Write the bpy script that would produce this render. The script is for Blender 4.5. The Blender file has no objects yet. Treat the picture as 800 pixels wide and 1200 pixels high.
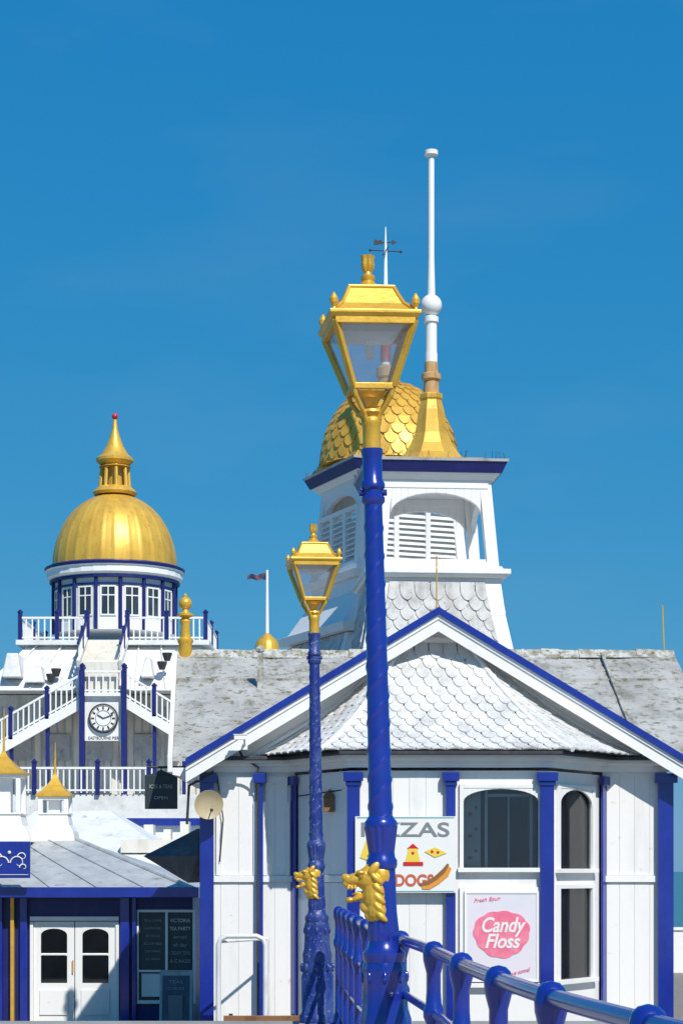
import bpy, bmesh, math, random
from math import sin, cos, pi, radians, sqrt
from mathutils import Matrix, Vector
from mathutils import noise as mnoise
random.seed(7)
scene = bpy.context.scene
COL = scene.collection
EYE = 3.0

# ---------------------------------------------------------------- materials
def new_mat(name):
    m = bpy.data.materials.new(name); m.use_nodes = True
    nt = m.node_tree
    return m, nt, nt.nodes['Principled BSDF']

def paint(name, c1, c2=None, scale=2.0, stretch=(1,1,0.25), lo=0.5, hi=0.7, rough=0.5, metal=0.0,
          bump=0.15, bscale=30, coat=0.0, c3=None, s3=9.0, lo3=0.6, hi3=0.66, c4=None, s4=2.0, lo4=.5, hi4=.7, st4=(1,1,1)):
    m, nt, b = new_mat(name)
    N = nt.nodes; L = nt.links
    tc = N.new('ShaderNodeTexCoord')
    b.inputs['Base Color'].default_value = (*c1, 1)
    b.inputs['Roughness'].default_value = rough
    b.inputs['Metallic'].default_value = metal
    if coat: 
        b.inputs['Coat Weight'].default_value = coat; b.inputs['Coat Roughness'].default_value = 0.10
    out = None
    def layer(out, base, c, sc, st, lo, hi, det=5):
        mp = N.new('ShaderNodeMapping'); mp.inputs['Scale'].default_value = st
        L.new(tc.outputs['Object'], mp.inputs['Vector'])
        n = N.new('ShaderNodeTexNoise'); n.inputs['Scale'].default_value = sc
        n.inputs['Detail'].default_value = det; n.inputs['Roughness'].default_value = 0.68
        L.new(mp.outputs['Vector'], n.inputs['Vector'])
        r = N.new('ShaderNodeValToRGB'); r.color_ramp.elements[0].position = lo; r.color_ramp.elements[1].position = hi
        L.new(n.outputs['Fac'], r.inputs['Fac'])
        mx = N.new('ShaderNodeMixRGB'); mx.inputs['Color2'].default_value = (*c, 1)
        L.new(r.outputs['Color'], mx.inputs['Fac'])
        if out: L.new(out, mx.inputs['Color1'])
        else: mx.inputs['Color1'].default_value = (*base, 1)
        return mx.outputs['Color']
    if c2: out = layer(out, c1, c2, scale, stretch, lo, hi)
    if c3: out = layer(out, c1, c3, s3, (1,1,1), lo3, hi3, 5)
    if c4: out = layer(out, c1, c4, s4, st4, lo4, hi4, 6)
    if out: L.new(out, b.inputs['Base Color'])
    if bump:
        n = N.new('ShaderNodeTexNoise'); n.inputs['Scale'].default_value = bscale; n.inputs['Detail'].default_value = 3
        L.new(tc.outputs['Object'], n.inputs['Vector'])
        bp = N.new('ShaderNodeBump'); bp.inputs['Strength'].default_value = bump; bp.inputs['Distance'].default_value = 0.01
        L.new(n.outputs['Fac'], bp.inputs['Height']); L.new(bp.outputs['Normal'], b.inputs['Normal'])
    return m

WHITE = paint('white_paint', (.83,.82,.80), (.70,.69,.67), 1.6, (1.6,1.6,.22), .52, .80, .45, bump=.10, bscale=18,
              c3=(.55,.50,.43), s3=6, lo3=.64, hi3=.78, c4=(.48,.40,.30), s4=3.0, lo4=.69, hi4=.82, st4=(4,4,.35))
WHITE2 = paint('white_paint_clean', (.83,.83,.81), (.72,.71,.69), 2, (1,1,.3), .5, .8, .4, bump=.06, c3=(.55,.51,.46), s3=8, lo3=.68, hi3=.8)
CREAM = paint('cream_paint', (.72,.69,.62), (.55,.50,.42), 2, (1,1,.3), .5, .75, .5, bump=.1)
TILE = paint('white_scale_tile', (.70,.70,.69), (.48,.47,.46), 3, (1,1,.6), .44, .70, .55, bump=.2, bscale=25,
             c3=(.28,.25,.20), s3=14, lo3=.60, hi3=.72)
TILEG = paint('grey_scale_tile', (.56,.56,.55), (.34,.33,.32), 4, (1,1,.6), .42, .66, .6, bump=.25, bscale=25, c3=(.24,.21,.17), s3=12, lo3=.6, hi3=.7)
TILEBED = paint('tile_bedding', (.14,.135,.13), (.08,.075,.07), 5, rough=.8)
BLUE = paint('royal_blue_gloss', (.007,.022,.24), (.012,.032,.31), 3, (1,1,.5), .4, .7, .26, bump=.06, bscale=16, coat=.7, c3=(.02,.03,.10), s3=10, lo3=.64, hi3=.74)
BLUEW = paint('weathered_blue', (.010,.026,.19), (.04,.07,.23), 6, (1,1,.5), .45, .62, .45, bump=.25, bscale=40,
              c3=(.30,.33,.40), s3=30, lo3=.60, hi3=.66)
BLUED = paint('navy_trim', (.008,.014,.13), (.015,.022,.17), 4, rough=.4)
GOLD = paint('gold_paint', (.80,.47,.06), (.66,.36,.04), 5, (1,1,1), .4, .7, .36, metal=.35, bump=.2, bscale=30,
             c3=(.28,.14,.03), s3=12, lo3=.62, hi3=.74)
GOLDD = paint('gold_dome_leaf', (.78,.47,.07), (.58,.32,.045), 1.6, (1,1,.35), .42, .72, .42, metal=.30, bump=.15, bscale=14, c3=(.36,.20,.05), s3=5, lo3=.60, hi3=.74)
RUST = paint('rusty_orange', (.55,.33,.14), (.30,.14,.06), 8, rough=.7, bump=.3)
SLATE = paint('weathered_roof_felt', (.43,.43,.415), (.30,.295,.28), 1.4, (1,.8,.8), .40, .65, .9, bump=.7, bscale=22,
              c3=(.15,.145,.08), s3=7, lo3=.53, hi3=.64, c4=(.17,.16,.13), s4=1.6, lo4=.54, hi4=.70, st4=(1.6,.8,.8))
SLATE2 = paint('mossy_ridge', (.50,.50,.48), (.24,.23,.18), 7, (1,1,1), .42, .60, .9, bump=.9, bscale=18, c3=(.14,.13,.06), s3=11, lo3=.55, hi3=.63)
LEAD = paint('grey_lead_roof', (.46,.48,.49), (.34,.35,.36), 2, (1,1,1), .4, .7, .5, bump=.15, c3=(.25,.25,.24), s3=3, lo3=.56, hi3=.7)
WHITER = paint('white_roof_sheet', (.74,.75,.75), (.56,.56,.55), 1.0, (1,1,1), .45, .7, .6, bump=.2, bscale=6, c3=(.38,.37,.35), s3=2.5, lo3=.6, hi3=.72)
DARK = paint('dark_gutter', (.035,.035,.04), (.07,.07,.07), 6, rough=.6)
BLACK = paint('black_board', (.02,.035,.04), (.03,.045,.05), 3, rough=.5)
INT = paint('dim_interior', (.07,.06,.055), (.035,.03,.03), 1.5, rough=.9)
CONC = paint('concrete_paving', (.33,.32,.30), (.25,.24,.22), 1.2, (1,1,1), .4, .7, .85, bump=.3, bscale=12)
STEEL = paint('white_steel', (.70,.71,.71), (.5,.5,.5), 6, rough=.35)
RED = paint('red_enamel', (.60,.02,.02), None, rough=.35, bump=0)
PINK = paint('pink_print', (.80,.16,.27), (.85,.25,.35), 8, (1,1,1), .4,.6, rough=.4, bump=0)
PINKL = paint('pale_pink_print', (.74,.70,.76), (.66,.68,.74), 3, (1,1,1), rough=.25, bump=0)
WPRINT = paint('white_print', (.80,.80,.78), (.70,.70,.67), 2, rough=.4, bump=0)
CHALK = paint('chalk_print', (.38,.42,.42), None, rough=.8, bump=0)
KPRINT = paint('black_print', (.03,.03,.03), None, rough=.4, bump=0)
ORANGE = paint('orange_print', (.75,.30,.04), None, rough=.4, bump=0)
YELL = paint('yellow_print', (.80,.60,.08), None, rough=.4, bump=0)
TEAL = paint('teal_print', (.05,.35,.35), None, rough=.4, bump=0)
BROWN = paint('brown_wood', (.25,.12,.05), (.15,.07,.03), 5, rough=.5)
DISHM = paint('dish_beige', (.50,.42,.26), (.40,.33,.20), 5, rough=.5)
GREYP = paint('grey_print',(.20,.22,.24),None,bump=0)

def glass(name, tint=(.9,.95,1), fac=.12, rough=.03, haze=0.0):
    m, nt, b = new_mat(name); N = nt.nodes; L = nt.links
    N.remove(b); out = [n for n in N if n.type == 'OUTPUT_MATERIAL'][0]
    t = N.new('ShaderNodeBsdfTransparent'); t.inputs['Color'].default_value = (*tint, 1)
    g = N.new('ShaderNodeBsdfGlossy'); g.inputs['Roughness'].default_value = rough
    fr = N.new('ShaderNodeFresnel'); fr.inputs['IOR'].default_value = 1.5
    ad = N.new('ShaderNodeMath'); ad.operation = 'ADD'; ad.inputs[1].default_value = fac
    L.new(fr.outputs[0], ad.inputs[0])
    mx = N.new('ShaderNodeMixShader'); L.new(ad.outputs[0], mx.inputs[0]); L.new(t.outputs[0], mx.inputs[1]); L.new(g.outputs[0], mx.inputs[2])
    last = mx.outputs[0]
    if haze:
        d = N.new('ShaderNodeBsdfTranslucent'); d.inputs['Color'].default_value = (.85,.87,.88,1)
        d2 = N.new('ShaderNodeBsdfDiffuse'); d2.inputs['Color'].default_value = (.8,.82,.84,1)
        m0 = N.new('ShaderNodeMixShader'); m0.inputs[0].default_value = .5
        L.new(d.outputs[0], m0.inputs[1]); L.new(d2.outputs[0], m0.inputs[2])
        m2 = N.new('ShaderNodeMixShader')
        n = N.new('ShaderNodeTexNoise'); n.inputs['Scale'].default_value = 5
        r = N.new('ShaderNodeMath'); r.operation = 'MULTIPLY'; r.inputs[1].default_value = haze*2
        L.new(n.outputs['Fac'], r.inputs[0]); L.new(r.outputs[0], m2.inputs[0])
        L.new(last, m2.inputs[1]); L.new(m0.outputs[0], m2.inputs[2]); last = m2.outputs[0]
    L.new(last, out.inputs['Surface'])
    return m
GLASS = glass('lantern_glass', haze=.12)
WGLASS = glass('window_glass', (.84,.87,.88), .03, haze=.012)

# ---------------------------------------------------------------- mesh kit
def empty(name, loc=(0,0,0), rot=(0,0,0)):
    e = bpy.data.objects.new(name, None); COL.objects.link(e)
    e.location = loc; e.rotation_euler = rot; e.empty_display_size = .3
    return e

class M:
    def __init__(s, T=None): s.v = []; s.f = []; s.T = T or Matrix.Identity(4)
    def add(s, vs, fs):
        o = len(s.v)
        s.v += [tuple(s.T @ Vector(v)) for v in vs]; s.f += [tuple(i+o for i in f) for f in fs]
        return s
    def box(s, x0,x1,y0,y1,z0,z1):
        return s.add([(x0,y0,z0),(x1,y0,z0),(x1,y1,z0),(x0,y1,z0),(x0,y0,z1),(x1,y0,z1),(x1,y1,z1),(x0,y1,z1)],
              [(0,3,2,1),(4,5,6,7),(0,1,5,4),(1,2,6,5),(2,3,7,6),(3,0,4,7)])
    def hexa(s, bot, top):
        return s.add(list(bot)+list(top), [(0,3,2,1),(4,5,6,7),(0,1,5,4),(1,2,6,5),(2,3,7,6),(3,0,4,7)])
    def frus(s, cx, cy, h0, z0, h1, z1):
        q = lambda h,z: [(cx-h,cy-h,z),(cx+h,cy-h,z),(cx+h,cy+h,z),(cx-h,cy+h,z)]
        return s.hexa(q(h0,z0), q(h1,z1))
    def beam(s, a, b, w, h, up=(0,0,1)):
        a = Vector(a); b = Vector(b); d = (b-a).normalized(); u = Vector(up)
        if abs(d.dot(u)) > .98: u = Vector((0,1,0))
        r = d.cross(u).normalized(); u = r.cross(d)
        c = [(-1,-1),(1,-1),(1,1),(-1,1)]
        return s.hexa([a+r*(i*w/2)+u*(j*h/2) for i,j in c], [b+r*(i*w/2)+u*(j*h/2) for i,j in c])
    def prism(s, pts, y0, y1):
        n = len(pts)
        return s.add([(x,y0,z) for x,z in pts]+[(x,y1,z) for x,z in pts],
            [tuple(range(n)), tuple(range(2*n-1,n-1,-1))]+[(i,(i+1)%n,(i+1)%n+n,i+n) for i in range(n)])
    def lathe(s, prof, c=(0,0,0), n=28, ph=0, fl=None, k=1.0):
        vs = []; fs = []
        for j,(r,z) in enumerate(prof):
            for i in range(n):
                t = ph+2*pi*i/n; rr = r*k*(fl(z,t) if fl else 1)
                vs.append((c[0]+rr*cos(t), c[1]+rr*sin(t), c[2]+z))
        for j in range(len(prof)-1):
            for i in range(n):
                fs.append((j*n+i, j*n+(i+1)%n, (j+1)*n+(i+1)%n, (j+1)*n+i))
        fs.append(tuple(range(n-1,-1,-1))); fs.append(tuple(range((len(prof)-1)*n, len(prof)*n)))
        return s.add(vs, fs)
    def tube(s, pts, r, n=10, cap=True):
        pts = [Vector(p) for p in pts]; rs = r if isinstance(r,(list,tuple)) else [r]*len(pts)
        vs = []; fs = []; pr = None
        for j,p in enumerate(pts):
            d = (pts[min(j+1,len(pts)-1)]-pts[max(j-1,0)]).normalized()
            if pr is None: 
                pr = d.cross(Vector((0,0,1)) if abs(d.z) < .9 else Vector((0,1,0))).normalized()
            pr = (pr - d*pr.dot(d)).normalized(); q = d.cross(pr)
            for i in range(n):
                t = 2*pi*i/n; vs.append(p+(pr*cos(t)+q*sin(t))*rs[j])
        for j in range(len(pts)-1):
            for i in range(n): fs.append((j*n+i, j*n+(i+1)%n, (j+1)*n+(i+1)%n, (j+1)*n+i))
        if cap: fs.append(tuple(range(n-1,-1,-1))); fs.append(tuple(range((len(pts)-1)*n, len(pts)*n)))
        return s.add(vs, fs)
    def ball(s, c, r, n=16, sc=(1,1,1), R=None):
        vs = []; fs = []; m = n//2
        R = R or Matrix.Identity(3)
        vs.append(Vector(c)+R@Vector((0,0,r*sc[2])))
        for j in range(1,m):
            for i in range(n):
                a = pi*j/m; t = 2*pi*i/n
                vs.append(Vector(c)+R@Vector((r*sc[0]*sin(a)*cos(t), r*sc[1]*sin(a)*sin(t), r*sc[2]*cos(a))))
        vs.append(Vector(c)+R@Vector((0,0,-r*sc[2])))
        for i in range(n): fs.append((0,1+i,1+(i+1)%n)); fs.append((len(vs)-1, 1+(m-2)*n+(i+1)%n, 1+(m-2)*n+i))
        for j in range(m-2):
            for i in range(n): fs.append((1+j*n+i, 1+(j+1)*n+i, 1+(j+1)*n+(i+1)%n, 1+j*n+(i+1)%n))
        return s.add(vs, fs)
    def arch(s, x0,x1,zs,zt,rise,y0,y1,n=14):
        f = lambda x: zs + rise*sqrt(max(0,1-((x-(x0+x1)/2)/((x1-x0)/2))**2))
        for i in range(n):
            a = x0+(x1-x0)*(1-cos(pi*i/n))/2; b = x0+(x1-x0)*(1-cos(pi*(i+1)/n))/2
            s.hexa([(a,y0,f(a)),(b,y0,f(b)),(b,y1,f(b)),(a,y1,f(a))],[(a,y0,zt),(b,y0,zt),(b,y1,zt),(a,y1,zt)])
        return s
    def wall(s, x0,x1,z0,z1,y0,y1,ops):
        xs = sorted({x0,x1,*[o[0] for o in ops],*[o[1] for o in ops]})
        for a,b in zip(xs,xs[1:]):
            cut = sorted([(o[2],o[3]) for o in ops if o[0] < (a+b)/2 < o[1]])
            z = z0
            for c,d in cut:
                if c > z: s.box(a,b,y0,y1,z,c)
                z = d
            if z < z1: s.box(a,b,y0,y1,z,z1)
        return s
    def planks(s, x0,x1,z0,z1,y0,y1,w=.24,g=.004):
        n = max(1,round((x1-x0)/w)); w = (x1-x0)/n
        for i in range(n): s.box(x0+i*w+g/2, x0+(i+1)*w-g/2, y0+random.uniform(-.001,.001), y1, z0, z1)
        return s
    def done(s, name, mat, parent, smooth=False, bevel=0, local=False, remesh=0, auto=None):
        me = bpy.data.meshes.new(name); me.from_pydata(s.v, [], s.f)
        bm = bmesh.new(); bm.from_mesh(me); bmesh.ops.recalc_face_normals(bm, faces=bm.faces); bm.to_mesh(me); bm.free()
        me.materials.append(mat)
        if smooth: 
            for p in me.polygons: p.use_smooth = True
            if auto is None: auto = 40
            if not remesh:
                try: me.set_sharp_from_angle(angle=radians(auto))
                except Exception: pass
        o = bpy.data.objects.new(name, me); COL.objects.link(o)
        if parent:
            o.parent = parent
            if not local: o.matrix_parent_inverse = Matrix.LocRotScale(parent.location, parent.rotation_euler, None).inverted()
        if remesh:
            r = o.modifiers.new('Remesh','REMESH'); r.mode='VOXEL'; r.voxel_size = remesh; r.use_smooth_shade = True
            sm = o.modifiers.new('Smooth','SMOOTH'); sm.iterations = 2
        if bevel:
            b = o.modifiers.new('Bevel','BEVEL'); b.width = bevel; b.segments = 2; b.limit_method = 'ANGLE'; b.angle_limit = radians(40)
        return o

def text(body, loc, h, mat, parent, width=None, rot=(pi/2,0,0), name='lettering', shear=0, bold=0):
    cu = bpy.data.curves.new(name,'FONT'); cu.body = body; cu.size = h*1.35; cu.align_x='CENTER'; cu.align_y='CENTER'
    cu.extrude = .002; cu.offset = bold; cu.shear = shear; cu.materials.append(mat)
    o = bpy.data.objects.new(name, cu); COL.objects.link(o); o.location = loc; o.rotation_euler = rot
    bpy.context.view_layer.update()
    if width and o.dimensions.x > 0: o.scale.x = width/o.dimensions.x
    o.parent = parent
    o.matrix_parent_inverse = Matrix.LocRotScale(parent.location, parent.rotation_euler, None).inverted()
    return o

def scales(m, pos, lo, hi, rows, w, t0=0.0, t1=1.0, lift=.02, over=.9, wrap=False):
    """fish-scale tiles on surface pos(s,t); lo/hi(t) bounds of s"""
    out = [(-.47,0),(-.47,.5),(-.43,.68),(-.30,.86),(-.14,.97),(0,1),(.14,.97),(.30,.86),(.43,.68),(.47,.5),(.47,0)]
    dt = (t1-t0)/rows
    for r in range(rows):
        ta = t0+r*dt; L = dt*(1+over)
        tm = ta+dt
        a, b = lo(tm), hi(tm)
        n = int((b-a)/w)+2 if not wrap else round((b-a)/w)
        off = (r%2)*.5
        mid = (a+b)/2
        for i in range(-n, n+1) if not wrap else range(n):
            c = (mid+(i+off)*w) if not wrap else a+(i+off)*w
            if not wrap and (c < a-.3*w or c > b+.3*w): continue
            jit = random.uniform(-.22,.22); dx_ = random.uniform(-.03,.03)
            top = []; bot = []
            for (x,y) in out:
                t = max(0.0, min(t1, ta-dt*.1+L*y*(1+.06*jit))); s_ = c+(x+dx_)*w
                if not wrap: s_ = max(lo(t), min(hi(t), s_))
                p = pos(s_, t); e = 1e-3
                ds = pos(s_+e,t)-pos(s_-e,t); dd = pos(s_, t+e)-pos(s_, t-e)
                nn = ds.cross(dd)
                nn = nn.normalized() if nn.length > 0 else Vector((0,0,1))
                if nn.dot(pos.out(p)) < 0: nn = -nn
                h = lift*(.15+.85*y)*(1+jit*(.5+x))
                top.append(p+nn*h); bot.append(p+nn*(h-lift*.55))
            k = len(out)
            m.add(top+bot, [tuple(range(k))]+[(q,q+1,q+1+k,q+k) for q in range(k-1)])
    return m

def elev(Y):
    """measured elevation drawing of things standing in the plane y=Y (metres)"""
    s = 2400.0/Y
    return (lambda u: (u-400)/s), (lambda v: EYE+(1020-v)/s)

# ================================================================ ground, sea
g = M(); g.box(-34,12.5,22.55,150,-.35,0); g.done('pier_deck', paint('deck_planks',(.25,.22,.18),(.17,.15,.12),3,(6,.3,1),rough=.8), None)
g = M()
for i in range(16):
    for sx in (-30,-15,0,11): g.tube([(sx,26+i*8,-12),(sx,26+i*8,-.4)], .22, 8)
g.done('pier_piles', DARK, None)
g = M(); g.box(-30,30,-20,22.45,1.05,1.35); g.box(-30,30,22.0,22.4,-6,1.04); g.done('promenade', CONC, None)
def sea_mat():
    m, nt, b = new_mat('sea_water'); N = nt.nodes; L = nt.links
    b.inputs['Base Color'].default_value = (.05,.14,.14,1); b.inputs['Roughness'].default_value = .25
    tc = N.new('ShaderNodeTexCoord'); n = N.new('ShaderNodeTexNoise'); n.inputs['Scale'].default_value = .35; n.inputs['Detail'].default_value = 8
    L.new(tc.outputs['Object'], n.inputs['Vector']); bp = N.new('ShaderNodeBump'); bp.inputs['Strength'].default_value = .6; bp.inputs['Distance'].default_value=.6
    L.new(n.outputs['Fac'], bp.inputs['Height']); L.new(bp.outputs['Normal'], b.inputs['Normal'])
    return m
g = M(); g.add([(-9000,-300,-5),(9000,-300,-5),(9000,12000,-5),(-9000,12000,-5)],[(0,1,2,3)]); g.done('sea', sea_mat(), None)
g = M(); g.box(9.3,12.3,60,60.25,.002,1.25); g.box(9.2,12.4,59.95,60.3,1.25,1.33); g.done('parapet_wall', WHITE, None)

# ================================================================ street lamps
def street_lamp(loc, rot, bluem, goldm):
    P = empty('street_lamp', loc, rot)
    flute = lambda z,t: 1+.045*cos(14*t)
    m = M()
    m.lathe([(.20,0),(.20,.08),(.175,.11),(.175,.50),(.16,.54),(.165,.60),(.15,.66)], n=32)
    m.lathe([(.15,.66),(.155,.74),(.138,.80),(.132,.90),(.130,1.02),(.134,1.05),(.122,1.09)], n=56, fl=lambda z,t:1+.03*cos(8*t))
    m.lathe([(.122,1.09),(.130,1.12),(.130,1.15),(.10,1.18),(.092,1.22)], n=32)
    m.lathe([(.086,1.22),(.092,1.28),(.082,1.40),(.078,1.66)], n=84, fl=flute)
    m.lathe([(.088,1.66),(.095,1.685),(.095,1.71),(.083,1.73),(.080,1.76)], n=32)
    m.lathe([(.076,1.76),(.084,1.82),(.095,1.90),(.098,1.92)], n=84, fl=flute)
    m.lathe([(.100,1.92),(.100,1.945),(.088,1.96),(.076,1.98)], n=32)
    m.done('column_base', bluem, P, smooth=True, local=True)
    m = M()
    for i in range(8):
        a = 2*pi*i/8
        m.ball((.165*cos(a),.165*sin(a),.60), .035, 8, (.7,.7,1.5))
        m.ball((.133*cos(a),.133*sin(a),1.0), .022, 8, (.8,.8,1.8))
    m.done('base_leaves', bluem, P, smooth=True, local=True)
    z0, z1 = 1.98, 3.90; m = M(); nr = 150; n = 36; vs = []; fs = []
    for j in range(nr+1):
        z = z0+(z1-z0)*j/nr; r = .073+(.055-.073)*j/nr
        for i in range(n):
            t = 2*pi*i/n; ph = (2*t - 2*pi*z/.17) % (2*pi)
            d = min(ph, 2*pi-ph); rr = r*(1+.10*math.exp(-(d/.42)**2))
            vs.append((rr*cos(t), rr*sin(t), z))
    for j in range(nr):
        for i in range(n): fs.append((j*n+i, j*n+(i+1)%n, (j+1)*n+(i+1)%n, (j+1)*n+i))
    m.add(vs,fs); m.done('twisted_shaft', bluem, P, smooth=True, local=True, auto=60)
    m = M()
    m.lathe([(.056,3.88),(.072,3.90),(.072,3.925),(.058,3.94),(.058,3.97),(.074,3.985),(.074,4.01),(.060,4.03),(.060,4.17),(.066,4.19),(.066,4.22),(.05,4.22)], n=32)
    m.tube([(-.085,0,3.955),(.085,0,3.955)], .020, 10)
    m.done('neck_collars', bluem, P, smooth=True, local=True)
    m = M()
    m.lathe([(.054,4.21),(.054,4.36),(.062,4.375),(.062,4.40),(.05,4.415),(.075,4.44),(.07,4.455),(.03,4.47),(.02,4.50)], n=28)
    m.done('gold_socket', goldm, P, smooth=True, local=True)
    R = Matrix.Rotation(radians(8),4,'Z') @ Matrix.Diagonal((.95,.95,1,1))
    a, b = .255, .128
    zt, zb = 4.95, 4.58
    q2 = sqrt(2)
    m = M(R)
    for i in range(4):
        t = pi/4+i*pi/2; c, s = cos(t)*q2, sin(t)*q2
        m.beam((a*c,a*s,zt),(b*c,b*s,zb),.036,.036)
        t2 = t+pi/2; c2, s2 = cos(t2)*q2, sin(t2)*q2
        m.beam((a*c,a*s,zt),(a*c2,a*s2,zt),.035,.05); m.beam((b*c,b*s,zb),(b*c2,b*s2,zb),.03,.035)
        pts = [(b*c*.98,b*s*.98,zb),(b*c*.9,b*s*.9,zb-.05),(b*c*.62,b*s*.62,zb-.11),(b*c*.38,b*s*.38,zb-.155),(b*c*.26,b*s*.26,zb-.20)]
        m.tube(pts, .017, 8)
        m.lathe([(.012,0),(.018,.02),(.010,.035),(.026,.06),(.028,.085),(.014,.11),(.004,.125)], (a*c*1.02,a*s*1.02,zt+.035), 10)
    m.lathe([(.10*q2,zb-.02),(.06*q2,zb-.05),(.05,zb-.10),(.03,zb-.13)], n=4, ph=pi/4)
    m.done('lantern_frame', goldm, P, local=True, bevel=.004)
    m = M(R)
    m.lathe([(x*q2,z) for x,z in [(.22,4.955),(.275,4.965),(.292,4.985),(.292,5.003),(.262,5.015),(.235,5.022),(.195,5.065),(.165,5.125),(.145,5.165),(.152,5.172),(.152,5.185),(.12,5.195)]], n=4, ph=pi/4)
    m.done('lantern_roof', goldm, P, local=True, bevel=.004)
    m = M(R)
    for i in range(4):
        t = pi/4+i*pi/2; c, s = cos(t)*q2, sin(t)*q2
        m.tube([(.25*c,.25*s,5.02),(.195*c,.195*s,5.068),(.165*c,.165*s,5.127),(.146*c,.146*s,5.17)], .012, 6)
    m.lathe([(.12,5.19),(.085,5.205),(.055,5.225),(.038,5.245),(.046,5.26),(.046,5.275),(.028,5.285),(.024,5.30)], n=24)
    m.lathe([(.024,5.30),(.038,5.325),(.042,5.35),(.036,5.375),(.044,5.40),(.030,5.395),(.01,5.38)], n=40, fl=lambda z,t:1+.12*cos(5*t))
    m.done('crown_finial', goldm, P, smooth=True, local=True)
    m = M(R)
    for i in range(4):
        t = pi/4+i*pi/2; t2 = t+pi/2; k = q2*.985
        A=(a*cos(t)*k,a*sin(t)*k,zt); B=(a*cos(t2)*k,a*sin(t2)*k,zt); C=(b*cos(t2)*k,b*sin(t2)*k,zb); D=(b*cos(t)*k,b*sin(t)*k,zb)
        m.add([A,B,C,D],[(0,1,2,3)])
    m.done('lantern_glass', GLASS, P, local=True)
    m = M(R)
    m.lathe([(.205*q2,4.945),(.17*q2,4.905),(.10*q2,4.885),(.05,4.875),(.04,4.85),(.02,4.845)], n=4, ph=pi/4)
    m.lathe([(.02,4.85),(.028,4.83),(.030,4.80),(.02,4.775),(.005,4.765)], n=16)
    m.done('reflector_and_bulb', WHITE2, P, smooth=True, local=True)
    m = M(Matrix.Translation((0,-.03,0)))
    B = lambda x,y,z,r,sc=(1,1,1),ry=0: m.ball((x,y,z), r, 16, sc, Matrix.Rotation(ry,3,'Y'))
    B(-.08,0,1.60,.078,(1.05,.80,1.0)); B(-.155,0,1.60,.052,(1.55,.85,.80),-.12)
    B(-.222,0,1.612,.028,(1,1,.9)); B(-.215,0,1.575,.024,(1.1,.9,1.1),.3); B(-.175,0,1.570,.030,(1.6,.95,.6))
    B(-.135,0,1.490,.036,(2.1,.75,.55),-.30); B(-.200,0,1.475,.024,(1.1,.9,.8)); B(-.16,0,1.515,.014,(2.2,1.2,.5),-.2)
    B(-.045,0,1.50,.085,(.95,.85,1.35)); B(-.03,0,1.41,.075,(1.0,.95,1.2)); B(-.01,0,1.62,.07,(1,.9,1.2))
    B(-.10,0,1.425,.036,(1.2,.9,1.0),.5); B(-.075,0,1.375,.036,(1.1,.9,1.0),.5); B(-.03,0,1.335,.036,(1.1,.9,.8),.5)
    B(-.06,0,1.675,.035,(1.5,.5,.9),-.4); B(.0,0,1.695,.03,(1.5,.5,.9),-.3)
    for sy in (-1,1):
        B(-.130,sy*.046,1.640,.024,(1.3,.8,.7),.15); B(-.128,sy*.052,1.618,.013); B(-.215,sy*.020,1.618,.011)
        B(-.050,sy*.062,1.665,.034,(.75,.45,1.4),.7)
        for k,(mx_,mz) in enumerate(((-.055,1.60),(-.045,1.54),(-.04,1.48),(-.04,1.42),(-.03,1.37))): B(mx_+.02, sy*.062, mz, .032,(1.5,.6,.62),.75)
    for k in range(3): 
        for sy in (-1,1): B(-.165-.022*k,sy*.03,1.548,.008,(1,1,1.8))
    m.done('dragon_head_bracket', goldm, P, smooth=True, local=True, remesh=.005)
    return P

street_lamp((.285,12.5,1.35), (0,radians(-1.35),0), BLUE, GOLD)
street_lamp((-.255,22.2,1.35), (0,radians(-.55),0), BLUEW, GOLD)

# ================================================================ promenade railing
P = empty('promenade_railing', (.5,9,1.35))
ctrl = [(1.05,4.5),(.86,5.75),(.71,6.95),(.62,8.1),(.55,9.4),(.49,10.9),(.37,12.8),(.25,14.9),(.14,17.0),(.05,19.2),(-.03,21.6)]
zr = 2.60
def smooth_pts(c, z, k=6):
    r = []
    for i in range(len(c)-1):
        p0=Vector(c[max(i-1,0)]); p1=Vector(c[i]); p2=Vector(c[i+1]); p3=Vector(c[min(i+2,len(c)-1)])
        for j in range(k):
            t=j/k; q=.5*((2*p1)+(-p0+p2)*t+(2*p0-5*p1+4*p2-p3)*t*t+(-p0+3*p1-3*p2+p3)*t**3); r.append((q.x,q.y,z))
    r.append((*c[-1],z)); return r
m = M(); m.tube(smooth_pts(ctrl, zr-.03), .032, 16); m.tube(smooth_pts(ctrl, zr-.36), .024, 12); m.tube(smooth_pts(ctrl, zr-.72), .024, 12); m.tube(smooth_pts(ctrl, zr-1.06), .024, 12)
m.done('rails', BLUE, P, smooth=True)
m = M(); dens = []
for i in range(len(ctrl)-1):
    dens.append(ctrl[i])
    if i >= 6: dens.append(((ctrl[i][0]+ctrl[i+1][0])/2,(ctrl[i][1]+ctrl[i+1][1])/2))
dens.append(ctrl[-1])
for (x,y) in dens:
    m.lathe([(.10,0),(.10,.03),(.06,.05),(.05,.12),(.040,.15),(.036,.50),(.036,.82),(.043,.84),(.056,.87),(.056,.91),(.043,.94),(.038,1.0),(.038,1.10),(.046,1.13),(.056,1.17),(.058,1.215),(.048,1.25),(.030,1.268),(.004,1.275)], (x,y,1.35), 24)
m.done('posts', BLUE, P, smooth=True)

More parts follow.
